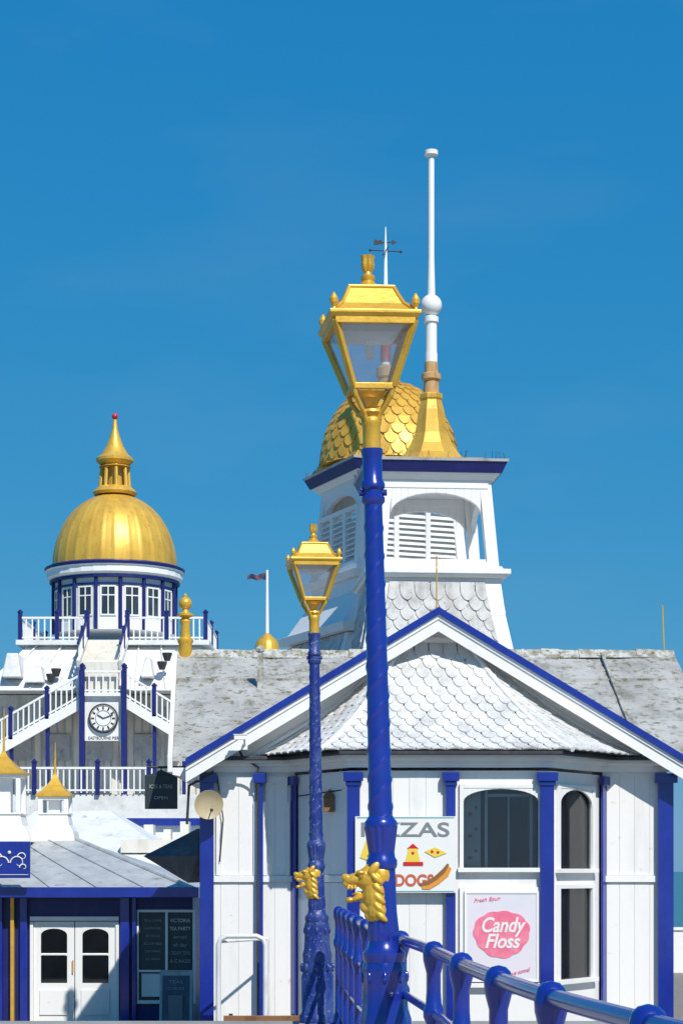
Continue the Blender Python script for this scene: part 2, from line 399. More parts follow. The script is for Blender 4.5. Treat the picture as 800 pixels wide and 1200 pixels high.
# ================================================================ kiosk building
K = empty('pier_kiosk_building', (1.4,31,0))
WX, WZ = elev(29.4); BX, BZ = elev(28.0); GX, GZ = elev(29.0)
XL, XR = -2.02, 4.66
bayL, bayR = .12, 2.84
bwL, bwR = -.67, 3.74
zE = WZ(905)
m = M(); m.box(XL,XL+.12,29.46,38,.004,zE+.15); m.box(XR-.12,XR,29.46,38,.004,zE+.15); m.box(XL+.12,XR-.12,37.9,38,.004,zE+.15)
m.done('side_walls', WHITE, K)
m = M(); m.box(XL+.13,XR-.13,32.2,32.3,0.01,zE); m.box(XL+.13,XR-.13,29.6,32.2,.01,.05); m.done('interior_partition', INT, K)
m = M(); trim = M(); blue = M(); pl = M()
zmid = WZ(1030)
def flatwall(x0,x1):
    m.box(x0,x1,29.40,29.46,.004,zE)
    pl.planks(x0+.03,x1-.03,.16,zmid-.05,29.385,29.40)
    pl.planks(x0+.03,x1-.03,zmid+.05,zE-.03,29.385,29.40)
    trim.box(x0,x1,29.35,29.399,zmid-.045,zmid+.045); trim.box(x0,x1,29.36,29.399,.004,.15)
flatwall(XL,bwL); flatwall(bwR,XR)
for a,b in ((WX(256),WX(299)),(WX(311),WX(337))):
    trim.arch(a,b,zE-.42,zE-.06,.26,29.345,29.384)
    trim.box(a-.03,a+.02,29.343,29.384,zmid+.05,zE-.42); trim.box(b-.02,b+.03,29.343,29.384,zmid+.05,zE-.42)
for px,w in ((243,.20),(305,.09),(778,.22)):
    x = WX(px); blue.box(x-w/2,x+w/2,29.27,29.342,.01,zE-.02)
    blue.box(x-w/2-.05,x+w/2+.05,29.22,29.342,zE-.16,zE-.021)
    blue.box(x-w/2-.03,x+w/2+.03,29.25,29.342,.01,.25)
m.done('front_wall', WHITE, K); 
def facet(A, B, spec):
    A = Vector((*A,0)); B = Vector((*B,0)); L = (B-A).length; ang = math.atan2(B.y-A.y, B.x-A.x)
    T = Matrix.Translation(A) @ Matrix.Rotation(ang,4,'Z')
    spec(T, L)
zf0, zf1 = .004, BZ(903)
bay = M(); gl = M(); bl2 = M(); tr2 = M(); pl2 = M()
def front_spec(T, L):
    for q in (bay,gl,bl2,tr2,pl2): q.T = T
    s = 2400/28.; X = lambda u:(u-400)/s-bayL; Z = BZ
    o1 = (X(541),X(632),Z(1017),Z(922)); o2 = (X(541),X(632),Z(1152),Z(1043))
    bay.wall(0,L,zf0,zf1,.02,.10,[o1,o2])
    for o in (o1,o2):
        tr2.box(o[0]-.035,o[0]+.02,-.025,.019,o[2],o[3]+.04); tr2.box(o[1]-.02,o[1]+.035,-.025,.019,o[2],o[3]+.04)
        tr2.box(o[0]+.021,o[1]-.021,-.022,.019,o[3]-.02,o[3]+.04); tr2.box(o[0]-.06,o[1]+.06,-.07,.019,o[2]-.06,o[2])
    tr2.arch(o1[0]+.021,o1[1]-.021,o1[3]-.20,o1[3]-.021,.17,-.015,.018)
    gl.box(o1[0],o1[1],.045,.052,o1[2],o1[3])
    pl2.planks(.13,X(520)-.02,.2,zf1-.03,.006,.02,.24)
    for px,w in ((411,.17),(527.5,.13),(643,.19)):
        x = X(px); x = min(max(x,.04),L-.04)
        bl2.box(x-w/2,x+w/2,-.085,-.0255,.01,zf1-.02); bl2.box(x-w/2-.05,x+w/2+.05,-.13,-.026,zf1-.15,zf1-.021); bl2.box(x-w/2-.02,x+w/2+.02,-.105,-.026,zf1-.21,zf1-.151)
facet((bayL,28.0),(bayR,28.0),front_spec)
def side_spec(left):
    def f(T, L):
        for q in (bay,gl,bl2,tr2,pl2): q.T = T
        a, b = L*.17, L*.80
        o1 = (a,b,BZ(1018),BZ(921)); o2 = (a,b,BZ(1150),BZ(1040))
        ops = [o1,o2] if not left else []
        bay.wall(.05,L-.05,zf0,zf1,.02,.10,ops)
        if left:
            pl2.planks(.1,L-.1,.2,BZ(1035),.004,.02,.24); pl2.planks(.1,L-.1,BZ(1025),zf1-.03,.004,.02,.24)
            tr2.box(.08,L-.08,-.02,.003,BZ(1034),BZ(1026))
        for o in ops:
            tr2.box(o[0]-.06,o[0]+.02,-.025,.019,o[2],o[3]+.04); tr2.box(o[1]-.02,o[1]+.06,-.025,.019,o[2],o[3]+.04)
            tr2.box(o[0]+.021,o[1]-.021,-.022,.019,o[3]-.02,o[3]+.04); tr2.box(o[0]-.08,o[1]+.08,-.07,.019,o[2]-.06,o[2])
            gl.box(o[0],o[1],.045,.052,o[2],o[3])
        if not left: tr2.arch(o1[0]+.021,o1[1]-.021,o1[3]-.26,o1[3]-.021,.23,-.015,.018)
        x = L-.03 if not left else .03
        bl2.box(x-.08,x+.08,-.06,-.0265,.01,zf1-.02); bl2.box(x-.12,x+.12,-.10,-.027,zf1-.15,zf1-.021)
    return f
facet((bayR,28.0),(bwR,29.4),side_spec(False)); facet((bwL,29.4),(bayL,28.0),side_spec(True))
bay.done('bay_walls', WHITE, K); gl.done('window_glass', WGLASS, K); bl2.done('bay_blue_posts', BLUE, K, bevel=.006); tr2.done('bay_trim', WHITE2, K, bevel=.004); pl2.done('bay_boarding', WHITE, K)
trim.done('wall_trim', WHITE2, K, bevel=.004); blue.done('blue_pilasters', BLUE, K, bevel=.006); pl.done('wall_boarding', WHITE, K)
# fittings seen through the windows
m = M(); m.box(2.95,3.50,29.22,29.6,.05,1.64); m.box(1.65,2.62,28.45,28.6,.05,2.95); m.box(1.68,1.92,28.32,28.34,3.02,4.1); m.done('counter', CREAM, K)
m = M(); m.lathe([(.075,0),(.075,.40),(.04,.48),(.025,.56)], (3.36,29.14,1.66), 16); m.lathe([(.05,0),(.05,.3),(.02,.36)], (3.22,29.16,1.66), 12); m.box(3.40,3.47,29.18,29.22,2.45,2.62); m.done('red_bottles', RED, K, smooth=True)
m = M(); m.ball((3.28,29.16,2.48),.13,12,(1,1,.7)); m.ball((3.42,29.2,2.30),.07,12); m.box(3.14,3.30,29.2,29.24,2.62,2.86); m.box(3.05,3.5,29.3,29.5,1.66,1.95); m.box(3.0,3.52,29.5,29.52,2.2,2.23)
for a,b in ((1.98,2.02),(2.60,2.64)): m.box(a,b,28.36,28.40,3.02,4.12)
m.box(2.02,2.60,28.36,28.40,4.02,4.06); m.box(2.30,2.32,28.37,28.39,3.02,4.02); m.done('white_fittings', WHITE2, K)
m = M()
for zz in (3.15,3.45,3.75): m.box(1.75,1.80,28.305,28.315,zz,zz+.05); m.box(1.84,1.87,28.305,28.315,zz+.1,zz+.14)
m.done('price_tags', RED, K)

def run(m, plan, y_out, z0, z1):
    pts = [Vector(p) for p in plan]; outp = []
    for i,p in enumerate(pts):
        d1 = (pts[i]-pts[i-1]).normalized() if i else (pts[1]-pts[0]).normalized()
        d2 = (pts[i+1]-pts[i]).normalized() if i < len(pts)-1 else d1
        n1 = Vector((d1.y,-d1.x)); n2 = Vector((d2.y,-d2.x)); n = (n1+n2).normalized(); outp.append(p+n*(y_out/max(.3,n.dot(n1))))
    k = len(pts)
    for i in range(k-1):
        m.hexa([(*outp[i],z0),(*outp[i+1],z0),(*(pts[i+1]+Vector((0,.1))),z0),(*(pts[i]+Vector((0,.1))),z0)],
               [(*outp[i],z1),(*outp[i+1],z1),(*(pts[i+1]+Vector((0,.1))),z1),(*(pts[i]+Vector((0,.1))),z1)])
plan = [(XL,29.4),(bwL,29.4),(bayL,28.0),(bayR,28.0),(bwR,29.4),(XR,29.4)]
m = M(); run(m, plan, .06, zE-.002, zE+.08); run(m, plan, .12, zE+.081, zE+.12); run(m, plan, .20, zE+.121, zE+.16)
m.done('white_frieze', WHITE2, K)
m = M(); run(m, plan, .27, zE+.161, zE+.215); m.done('gutter', DARK, K, bevel=.01)
zG = zE+.215
ax, az = 1.37, GZ(712); fx0, fx1, fz = GX(218), GX(806), GZ(889)
def slope_pts(o0, o1):
    return [(ax,az-o0),(fx1,fz-o0),(fx1,fz-o1),(ax,az-o1),(fx0,fz-o1),(fx0,fz-o0)]
def slab(m, o0, o1, y0, y1):
    p = slope_pts(o0,o1)
    m.prism([p[0],p[1],p[2],p[3]],y0,y1); m.prism([p[5],p[0],p[3],p[4]],y0,y1)
m = M(); slab(m,.015,.10,28.98,35.0); m.done('cross_gable_roof', SLATE, K)
m = M(); slab(m,0,.105,28.90,28.978); m.done('blue_verge', BLUE, K)
m = M(); slab(m,.107,.17,28.935,28.985); slab(m,.172,.34,28.955,28.99); slab(m,.102,.125,28.99,29.42); m.done('barge_boards', WHITE2, K)
m = M(); m.prism([(ax,az-.13),(fx1-.15,zG-.03),(fx0+.15,zG-.03)],29.42,29.5)
m.done('tympanum', WHITE, K)
m = M()
for (xa,za,xb,zb) in ((ax,az-.50,fx0+.62,fz-.13),(ax,az-.50,fx1-.62,fz-.13)):
    m.beam((xa,29.39,za),(xb,29.39,zb),.05,.05,(0,1,0))
m.done('tympanum_moulding', WHITE2, K)
zr0, zr1 = fz-.02, 6.60
eL0, rL0 = -2.40, -2.72; rx1 = 5.50
m = M(); nx, ny = 80, 36; vs = []; fs = []
for j in range(ny+1):
    t = j/ny
    for i in range(nx+1):
        xl_ = eL0+(rL0-eL0)*t; x = xl_+(rx1-xl_)*i/nx; y = 29.2+4.8*t
        vs.append((x,y,zr0+(zr1-zr0)*t+.04*mnoise.noise(Vector((x*.9,y*.9,0)))+.02*mnoise.noise(Vector((x*3,y*3,5)))))
for j in range(ny):
    for i in range(nx): fs.append((j*(nx+1)+i,j*(nx+1)+i+1,(j+1)*(nx+1)+i+1,(j+1)*(nx+1)+i))
m.add(vs,fs)
m.hexa([(rL0,34.001,zr1-.1),(rx1,34.001,zr1-.1),(rx1,38.8,zr0-.1),(eL0,38.8,zr0-.1)],[(rL0,34.001,zr1),(rx1,34.001,zr1),(rx1,38.8,zr0),(eL0,38.8,zr0)])
m.done('main_roof', SLATE, K)
m = M()
m.box(eL0+(rL0-eL0)*.72,rx1,29.2+4.8*.72-.02,29.2+4.8*.72+.05,zr0+(zr1-zr0)*.72-.06,zr0+(zr1-zr0)*.72+.03)
m.beam((4.3,29.22,zr0+.02),(4.3,33.95,zr1+.02),.05,.05)
m.done('roof_laps', SLATE, K)
m = M(); n = 26
for i in range(n):
    a = rL0+(rx1-rL0)*i/n; b = rL0+(rx1-rL0)*(i+1)/n; h = random.uniform(-.012,.018); y_=random.uniform(-.03,.03)
    m.hexa([(a,33.78+y_,zr1-.09),(b,33.78+y_,zr1-.09),(b,34.14,zr1-.08),(a,34.14,zr1-.08)],[(a,33.92,zr1+.06+h),(b-.004,33.92,zr1+.05+h),(b-.004,34.08,zr1+.05+h),(a,34.08,zr1+.06+h)])
m.done('ridge_capping', SLATE2, K)
m = M(); m.hexa([(eL0-.07,29.15,zr0-.16),(eL0-.002,29.15,zr0-.16),(rL0-.002,34,zr1-.16),(rL0-.07,34,zr1-.16)],[(eL0-.07,29.15,zr0+.05),(eL0-.002,29.15,zr0+.05),(rL0-.002,34,zr1+.06),(rL0-.07,34,zr1+.06)])
m.prism([(eL0,zr0-.1),(XL,zr0-.1),(XL,zr0-.28),(eL0,zr0-.2)],29.15,34); m.done('left_verge', WHITE, K)
m = M()
for xe in (XL,XR-.1): m.add([(xe,29.4,zr0-.12),(xe,38,zr0-.12),(xe,34,zr1-.1)],[(0,1,2)])
m.done('roof_end_walls', WHITE, K)
m = M(); x=-1.28; m.beam((x,32.3,5.75),(x,32.3,6.45),.09,.09); m.lathe([(.07,0),(.07,.05),(.02,.1)],(x,32.3,6.45),12); m.done('roof_vent_pipe', SLATE2, K)
ytop, yb = 29.40, 27.72
tl, trr, bl_, br_ = .90, 1.78, BX(375), BX(668)
ztop, zbot = WZ(752), zG+.005
prof = lambda t: ztop-(ztop-zbot)*(.55*(1-max(0.0,1-t)**1.7)+.45*t)
def fpos(s,t): return Vector((s, ytop+(yb-ytop)*t, prof(t)))
fpos.out = lambda p: Vector((0,-1,.6))
flo = lambda t: tl+(bl_-tl)*t; fhi = lambda t: trr+(br_-trr)*t
def side(apex, corner, end):
    A0 = Vector(apex); C = Vector(corner); E_ = Vector(end)
    def A(t): return A0+(C-A0)*t
    D = (E_-C).normalized(); LL = (E_-C).length
    def pos(s,t):
        p = A(t)+D*s; return Vector((p.x,p.y,prof(t)))
    ctr = (C+E_)/2-A0
    pos.out = lambda p: Vector((ctr.x,ctr.y,.6))
    return pos, (lambda t:0.0), (lambda t: LL*t)
eR, eL = (WX(752),29.38), (WX(303),29.38)
sR = side((trr,ytop),(br_,yb),eR); sL = side((tl,ytop),(bl_,yb),eL)
m = M(); bed = M()
for pos,lo,hi in ((fpos,flo,fhi),sR,sL):
    scales(m,pos,lo,hi,14,.205,lift=.036)
    nt_ = 12
    for j in range(nt_):
        t,u = j/nt_,(j+1)/nt_
        bed.add([pos(lo(t),t),pos(hi(t),t),pos(hi(u),u),pos(lo(u),u)],[(0,1,2,3)])
m.done('bay_roof_scale_tiles', TILE, K); bed.done('bay_roof_bed', TILEBED, K, smooth=True)
m = M()
for f in (lambda t: fpos(flo(t),t), lambda t: fpos(fhi(t),t), lambda t: sR[0](sR[2](t),t), lambda t: sL[0](sL[2](t),t)):
    m.tube([f(i/16)+Vector((0,-.005,.012)) for i in range(17)], .04, 10)
m.tube([(tl-.05,29.38,ztop+.02),(trr+.05,29.38,ztop+.02)],.05,10)
m.done('hip_ribs', WHITE, K, smooth=True)
m = M(); x = -2.58; y = 33.9
m.lathe([(.11,6.3),(.11,6.75),(.13,6.78),(.13,6.82),(.09,6.86),(.075,7.05),(.095,7.12),(.06,7.18),(.14,7.21),(.14,7.24),(.06,7.27),(.05,7.32)],(x,y,0),20)
m.ball((x,y,7.42),.11,16); m.lathe([(.03,7.51),(.035,7.55),(.005,7.59)],(x,y,0),8)
m.done('ridge_end_finial', GOLD, K, smooth=True)
m = M(); m.tube([(ax-.02,29.1,az),(ax-.02,29.1,az+.75)],.010,6); m.tube([(5.35,34,6.6),(5.32,34,7.4)],.012,6); m.done('lightning_rods', GOLD, K)
m = M(); m.tube([(XL+.2,29.2,zE),(XL-.15,29.2,zE-.2),(XL-.18,29.2,zE-.75)],.02,8); m.tube([(WX(275),29.3,WZ(868)),(WX(285),29.25,WZ(888)),(WX(303),29.25,WZ(900)),(WX(303),29.25,.2)],.018,8)
m.tube([(WX(255),29.3,zE-.05),(WX(262),29.32,WZ(960)),(WX(258),29.32,WZ(1010))],.010,6); m.tube([(bwL+.05,29.2,zE-.35),(bayL-.1,28.2,zE-.3)],.010,6)
m.done('cables_and_pipes', DARK, K, smooth=True)
P = empty('security_camera', (WX(283),28.85,WZ(866)))
m = M(); x,z = GX(283),GZ(866); m.box(x-.09,x+.08,28.68,28.76,z-.03,z+.035); m.box(x-.10,x+.10,28.67,28.77,z+.036,z+.048); m.beam((x+.05,28.8,z-.02),(x+.05,28.95,z-.12),.03,.03); m.box(x+.02,x+.09,28.90,28.95,z-.16,z-.06); m.done('housing', WHITE2, P, bevel=.006)
m = M(); m.tube([(x-.12,28.72,z),(x-.09,28.72,z)],.028,12); m.done('lens', DARK, P)
P = empty('satellite_dish', (WX(245),28.9,WZ(943)))
T = Matrix.Translation((GX(245),28.95,GZ(943))) @ Matrix.Rotation(radians(100),4,'X') @ Matrix.Rotation(radians(15),4,'Y')
m = M(T); m.lathe([(.01,-.05),(.08,-.045),(.15,-.025),(.20,0),(.21,.004),(.20,-.012),(.15,-.04),(.08,-.06),(.01,-.065)],n=32); m.done('reflector', DISHM, P, smooth=True)
m = M(T); m.tube([(0,-.18,0),(0,-.05,.2)],.008,6); m.ball((0,-.05,.2),.025,10); m.tube([(0,0,-.06),(0,.02,-.24)],.02,8); m.done('arm', DARK, P)
P = empty('wall_lantern', (WX(383),29,WZ(940)))
x,z = BX(383)+.02,BZ(942); m = M(); m.box(x-.07,x+.07,28.35,28.5,z-.1,z+.1); m.lathe([(.12,.1),(.02,.2)],(x,28.42,z),4,pi/4); m.tube([(x,28.42,z+.18),(x+.05,28.75,z+.3)],.012,6); m.done('lamp_body', BROWN, P, bevel=.006)

# ---- signs on the kiosk
P = empty('pizza_and_hot_dog_sign', (BX(475),27.83,BZ(1000)))
x0,x1,z0,z1 = BX(416),BX(533),BZ(1046),BZ(957); Y=27.86
m = M(); m.box(x0,x1,Y,Y+.04,z0,z1); m.done('board', WPRINT, P)
m = M(); m.box(x0+.02,x1-.02,Y-.004,Y-.001,z0+.012,z0+.024); m.box(x0+.02,x1-.02,Y-.004,Y-.001,z1-.024,z1-.012); m.done('border_lines', TEAL, P)
text('PIZZAS', ((x0+x1)/2-.01,Y-.004,z1-.19), .20, GREYP, P, 1.20, bold=.004)
text('HOT DOGS', ((x0+x1)/2-.12,Y-.004,z0+.16), .16, paint('brick_print',(.55,.12,.06),None,bump=0), P, 1.0, bold=.008)
xc=(x0+x1)/2; zc=(z0+z1)/2-.02
m = M(); m.prism([(xc-.62,zc-.02),(xc-.46,zc-.08),(xc-.38,zc+.10),(xc-.52,zc+.26)],Y-.010,Y-.006); m.prism([(xc+.0,zc-.08),(xc+.2,zc-.08),(xc+.16,zc+.1),(xc+.04,zc+.1)],Y-.010,Y-.006); m.prism([(xc+.26,zc+.06),(xc+.40,zc-.02),(xc+.56,zc+.04),(xc+.40,zc+.12)],Y-.010,Y-.006); m.done('pizza_print', YELL, P)
m = M()
for dx,dz in ((-.5,0),(-.45,.05),(-.48,.12),(.36,.06),(.44,.05),(.10,.04)): m.tube([(xc+dx,Y-.010,zc+dz),(xc+dx,Y-.014,zc+dz)],.020,12)
m.prism([(xc-.03,zc-.08),(xc+.24,zc-.08),(xc+.24,zc-.13),(xc-.03,zc-.13)],Y-.010,Y-.006)
m.prism([(xc+.02,zc+.10),(xc+.18,zc+.10),(xc+.10,zc+.17)],Y-.010,Y-.006)
m.done('red_print', RED, P)
def strip(m, pts, w, y0, y1):
    L_=[];R_=[]
    for i,(x,z) in enumerate(pts):
        a=pts[max(i-1,0)]; b=pts[min(i+1,len(pts)-1)]; d=Vector((b[0]-a[0],b[1]-a[1])).normalized(); k_=w*(.55 if i in (0,len(pts)-1) else 1)
        L_.append((x-d.y*k_,z+d.x*k_)); R_.append((x+d.y*k_,z-d.x*k_))
    m.prism(L_+R_[::-1],y0,y1)
m = M(); strip(m,[(xc+.22,z0+.08),(xc+.30,z0+.10),(xc+.42,z0+.17),(xc+.54,z0+.27),(xc+.60,z0+.35)],.06,Y-.010,Y-.006); m.done('bun_print', ORANGE, P)
m = M(); strip(m,[(xc+.20,z0+.11),(xc+.29,z0+.13),(xc+.41,z0+.20),(xc+.52,z0+.30),(xc+.58,z0+.39)],.028,Y-.015,Y-.011); m.done('sausage_print', BROWN, P)

P = empty('candy_floss_sign', (BX(586),27.95,BZ(1100)))
x0,x1,z0,z1 = BX(546),BX(628),BZ(1148),BZ(1047); Y=27.955
m = M(); m.box(x0,x1,Y,Y+.03,z0,z1); m.done('poster', PINKL, P)
m = M(); m.box(x0-.03,x0,Y-.01,Y+.03,z0-.03,z1+.03); m.box(x1,x1+.03,Y-.01,Y+.03,z0-.03,z1+.03); m.box(x0,x1,Y-.01,Y+.03,z1,z1+.03); m.box(x0,x1,Y-.01,Y+.03,z0-.03,z0); m.done('poster_frame', WHITE2, P)
xc=(x0+x1)/2; zc=(z0+z1)/2+.04
m = M(); pts=[]
for i in range(72):
    t=2*pi*i/72; r=1+.06*abs(sin(5.5*t))+.04*sin(3*t); pts.append((xc+.37*r*cos(t),zc+.31*r*sin(t)))
m.prism(pts,Y-.006,Y-.002); m.done('candy_cloud_print', PINK, P)
text('Candy',(xc,Y-.009,zc+.11),.21,WPRINT,P,.60,shear=.3,bold=.006); text('Floss',(xc,Y-.009,zc-.11),.20,WPRINT,P,.48,shear=.3,bold=.006)
text('Fresh Spun',(xc-.2,Y-.009,z1-.08),.055,PINK,P,.36,shear=.3,rot=(pi/2,radians(-6),0)); text("we'd love some!",(xc+.16,Y-.009,z0+.09),.06,PINK,P,.46,shear=.3,rot=(pi/2,radians(-14),0))

# ================================================================ bell towers
def tower(name, cx_, cy_, rot, k, louvred, lower, dz=0.0):
    TW = empty(name, (cx_,cy_,0))
    C = Matrix.Translation((cx_,cy_,0)) @ Matrix.Rotation(rot,4,'Z')
    X_, Z = elev(cy_-1.0)
    F = lambda j: C @ Matrix.Rotation(j*pi/2,4,'Z')
    zc0 = Z(562); zb0 = Z(664)
    m = M(C)
    if lower == 'skirt':
        sk = [(1.62,5.2),(1.60,6.2),(1.46,Z(762)),(1.33,Z(722)),(1.24,Z(678))]
        for (h0,z0),(h1,z1) in zip(sk,sk[1:]): m.frus(0,0,h0*k,z0,h1*k,z1)
        m.frus(0,0,1.34*k,Z(678),1.38*k,Z(674)); m.frus(0,0,1.42*k,Z(674)+.001,1.42*k,Z(668)); m.frus(0,0,1.30*k,Z(668)+.001,1.27*k,zb0)
    else:
        m.frus(0,0,1.80*k,4.8,1.78*k,Z(772)); m.frus(0,0,1.74*k,Z(772)+.001,1.60*k,Z(747)); m.frus(0,0,1.76*k,Z(746),1.79*k,Z(736))
        m.frus(0,0,1.66*k,Z(736)+.001,1.28*k,Z(698)); m.frus(0,0,1.26*k,Z(698)+.001,1.24*k,Z(680)); m.frus(0,0,1.32*k,Z(680)+.001,1.40*k,Z(672)); m.frus(0,0,1.27*k,Z(672)+.001,1.27*k,zb0)
    m.done('tower_base', WHITE, TW, bevel=.01)
    m = M()
    for j in range(4):
        Tk = F(j); on = Tk.to_3x3() @ Vector((0,-1,.1))
        if lower == 'skirt':
            z1_,z2_ = Z(683),Z(768)
            hz = lambda t: (1.27+(1.47-1.27)*max(0,t)**1.3)*k
            def pos(s,t,Tk=Tk): return Tk @ Vector((s,-(hz(t)+.014),z1_+(z2_-z1_)*t))
            pos.out = lambda p,on=on: on
            scales(m,pos,lambda t:-(hz(t)-.30+.08*t),lambda t:hz(t)-.30+.08*t,7,.26,lift=.038)
        else:
            def pos(s,t,Tk=Tk): return Tk @ Vector((s,-(1.61+.14*t)*k,Z(748)+(Z(772)-Z(748))*t))
            pos.out = lambda p,on=on: on
            scales(m,pos,lambda t:-1.45*k,lambda t:1.45*k,2,.26,lift=.03)
    m.done('scale_tile_panels', TILEG, TW)
    m = M(C)
    hb, ht = 1.22*k, 1.08*k
    for sx in (-1,1):
        for sy in (-1,1):
            w = .20
            bot = [(sx*hb,sy*hb,zb0),(sx*(hb-w),sy*hb,zb0),(sx*(hb-w),sy*(hb-w),zb0),(sx*hb,sy*(hb-w),zb0)]
            top = [(sx*ht,sy*ht,zc0),(sx*(ht-w),sy*ht,zc0),(sx*(ht-w),sy*(ht-w),zc0),(sx*ht,sy*(ht-w),zc0)]
            m.hexa(bot,top)
    for j in range(4):
        m.T = F(j); q = .88*k
        m.arch(-q,q,zc0-.58,zc0+.002,.36,-1.095*k,-.98*k)
        m.box(-ht+.05,ht-.05,-1.11*k,-.97*k,zc0-.14,zc0)
        m.box(-1.0*k,1.0*k,-1.22*k,-1.1*k,zb0,zb0+.08)
    m.done('belfry_posts_and_arches', WHITE, TW, bevel=.008)
    m = M(C)
    if louvred:
        for j in range(4):
            m.T = F(j); zt_ = Z(598)
            for (a,b) in ((-.98*k,-.40*k),(-.30*k,.30*k),(.40*k,.98*k)):
                nL = 9; st = (zt_-zb0-.14)/nL
                for i in range(nL):
                    z = zb0+.10+i*st
                    m.hexa([(a,-1.15*k,z),(b,-1.15*k,z),(b,-1.05*k,z+.09),(a,-1.05*k,z+.09)],[(a,-1.15*k,z+.022),(b,-1.15*k,z+.022),(b,-1.05*k,z+.112),(a,-1.05*k,z+.112)])
                m.box(a-.05,a,-1.17*k,-1.02*k,zb0+.08,zt_); m.box(b,b+.05,-1.17*k,-1.02*k,zb0+.08,zt_)
            m.box(-1.04*k,1.04*k,-1.18*k,-1.02*k,zt_,zt_+.07)
    else:
        m.box(-1.04*k,1.04*k,-1.16*k,-1.12*k,zb0+.081,zb0+.13)
    m.done('louvres' if louvred else 'sill_rail', WHITE2, TW)
    m = M(C); m.frus(0,0,1.05*k,zc0+.01,1.05*k,zc0+.05); m.done('belfry_ceiling', CREAM, TW)
    m = M(C); m.frus(0,0,1.14*k,zc0,1.20*k,zc0+.08); m.frus(0,0,1.22*k,zc0+.081,1.24*k,zc0+.11); m.done('cornice_white', WHITE2, TW)
    m = M(C); m.frus(0,0,1.27*k,zc0+.111,1.36*k,zc0+.29); m.done('cornice_navy', BLUED, TW)
    m = M(C); m.frus(0,0,1.38*k,zc0+.291,1.39*k,zc0+.335); m.done('cornice_lip', LEAD, TW)
    zt = zc0+.336
    m = M(C)
    for i in range(70):
        t = random.uniform(-1.32,1.32)*k; e_ = 1.33*k
        p = random.choice([(t,-e_,zt),(e_,t,zt),(-e_,t,zt)])
        q = (p[0]+random.uniform(-.06,.06), p[1]+random.uniform(-.06,.06), zt+.13); m.tube([p,q],.003,4)
    m.done('bird_spikes', DARK, TW)
    return TW, C, Z, zt

# --- rear domed tower
TA, C, Z, zt = tower('domed_bell_tower', .93, 40.0, radians(22.5), .94, True, 'steps')
Z40 = elev(40.0)[1]
m = M(C); m.frus(0,0,1.26,zt,1.16,zt+.10); m.frus(0,0,1.16,zt+.101,1.10,zt+.16); m.done('gold_roof_base', GOLDD, TA, bevel=.01)
DX, DY = .93, 40.0; R0 = 1.33; zd = zt+.06; HK = (Z40(450)-zd)/R0
def dpos(s,t):
    a = t*pi/2; th = 2*pi*s
    return Vector((DX+R0*sin(a)*cos(th), DY+R0*sin(a)*sin(th), zd+R0*HK*cos(a)))
dpos.out = lambda p: p-Vector((DX,DY,zd))
m = M(); scales(m,dpos,lambda t:0.0,lambda t:1.0,12,1/30.,t0=.10,t1=1.0,lift=.045,wrap=True); m.done('dome_scales', GOLDD, TA)
m = M(); m.lathe([(R0*sin(pi/2*(1-i/12)),HK*R0*cos(pi/2*(1-i/12))) for i in range(12)]+[(.01,R0*HK)],(DX,DY,zd),40); m.lathe([(.24,R0*HK-.02),(.22,R0*HK+.06),(.13,R0*HK+.10),(.13,R0*HK+.2)],(DX,DY,zd),20); m.done('dome_core', GOLDD, TA, smooth=True)
hp = C @ Vector((-.98,.35,0))
m = M(); m.lathe([(.40,zt+.005),(.36,zt+.08),(.22,zt+.2),(.12,zt+.36),(.02,zt+.46)],(hp.x,hp.y,0),8); m.done('corner_horn', GOLDD, TA)
VX, VY = .86, 40.0; zv = Z40
m = M(); m.lathe([(.16,zv(456)),(.14,zv(444)),(.18,zv(442)),(.18,zv(432)),(.08,zv(428))],(VX,VY,0),14); m.done('vane_socket', RUST, TA, smooth=True)
m = M(); m.tube([(VX,VY,zv(432)),(VX,VY,zv(400)),(VX,VY,zv(398)),(VX,VY,zv(345)),(VX,VY,zv(343)),(VX,VY,zv(296)),(VX,VY,zv(266))],[.085,.085,.06,.06,.045,.03,.01],10); m.ball((VX,VY,zv(352)),.08,12); m.done('vane_mast', WHITE2, TA, smooth=True)
m = M(); m.lathe([(.10,zv(424)),(.10,zv(404)),(.07,zv(402))],(VX,VY,0),12); m.done('red_collar', paint('faded_red',(.30,.05,.06),(.45,.2,.2),6), TA)
m = M()
zz0 = zv(294); m.tube([(VX-.28,VY-.05,zz0),(VX+.28,VY+.05,zz0)],.012,6); m.tube([(VX-.05,VY+.26,zz0),(VX+.05,VY-.26,zz0)],.012,6)
for dx,dy in ((-.30,-.05),(.30,.05)): m.ball((VX+dx,VY+dy,zz0),.03,8)
za = zv(284); m.tube([(VX-.22,VY,za),(VX+.12,VY,za)],.010,6); m.prism([(VX-.24,za-.05),(VX-.05,za-.03),(VX-.08,za+.05),(VX-.15,za+.03),(VX-.22,za+.07)],VY-.01,VY+.01); m.prism([(VX+.12,za-.05),(VX+.22,za),(VX+.12,za+.05)],VY-.01,VY+.01)
m.done('vane_arrow', DARK, TA)
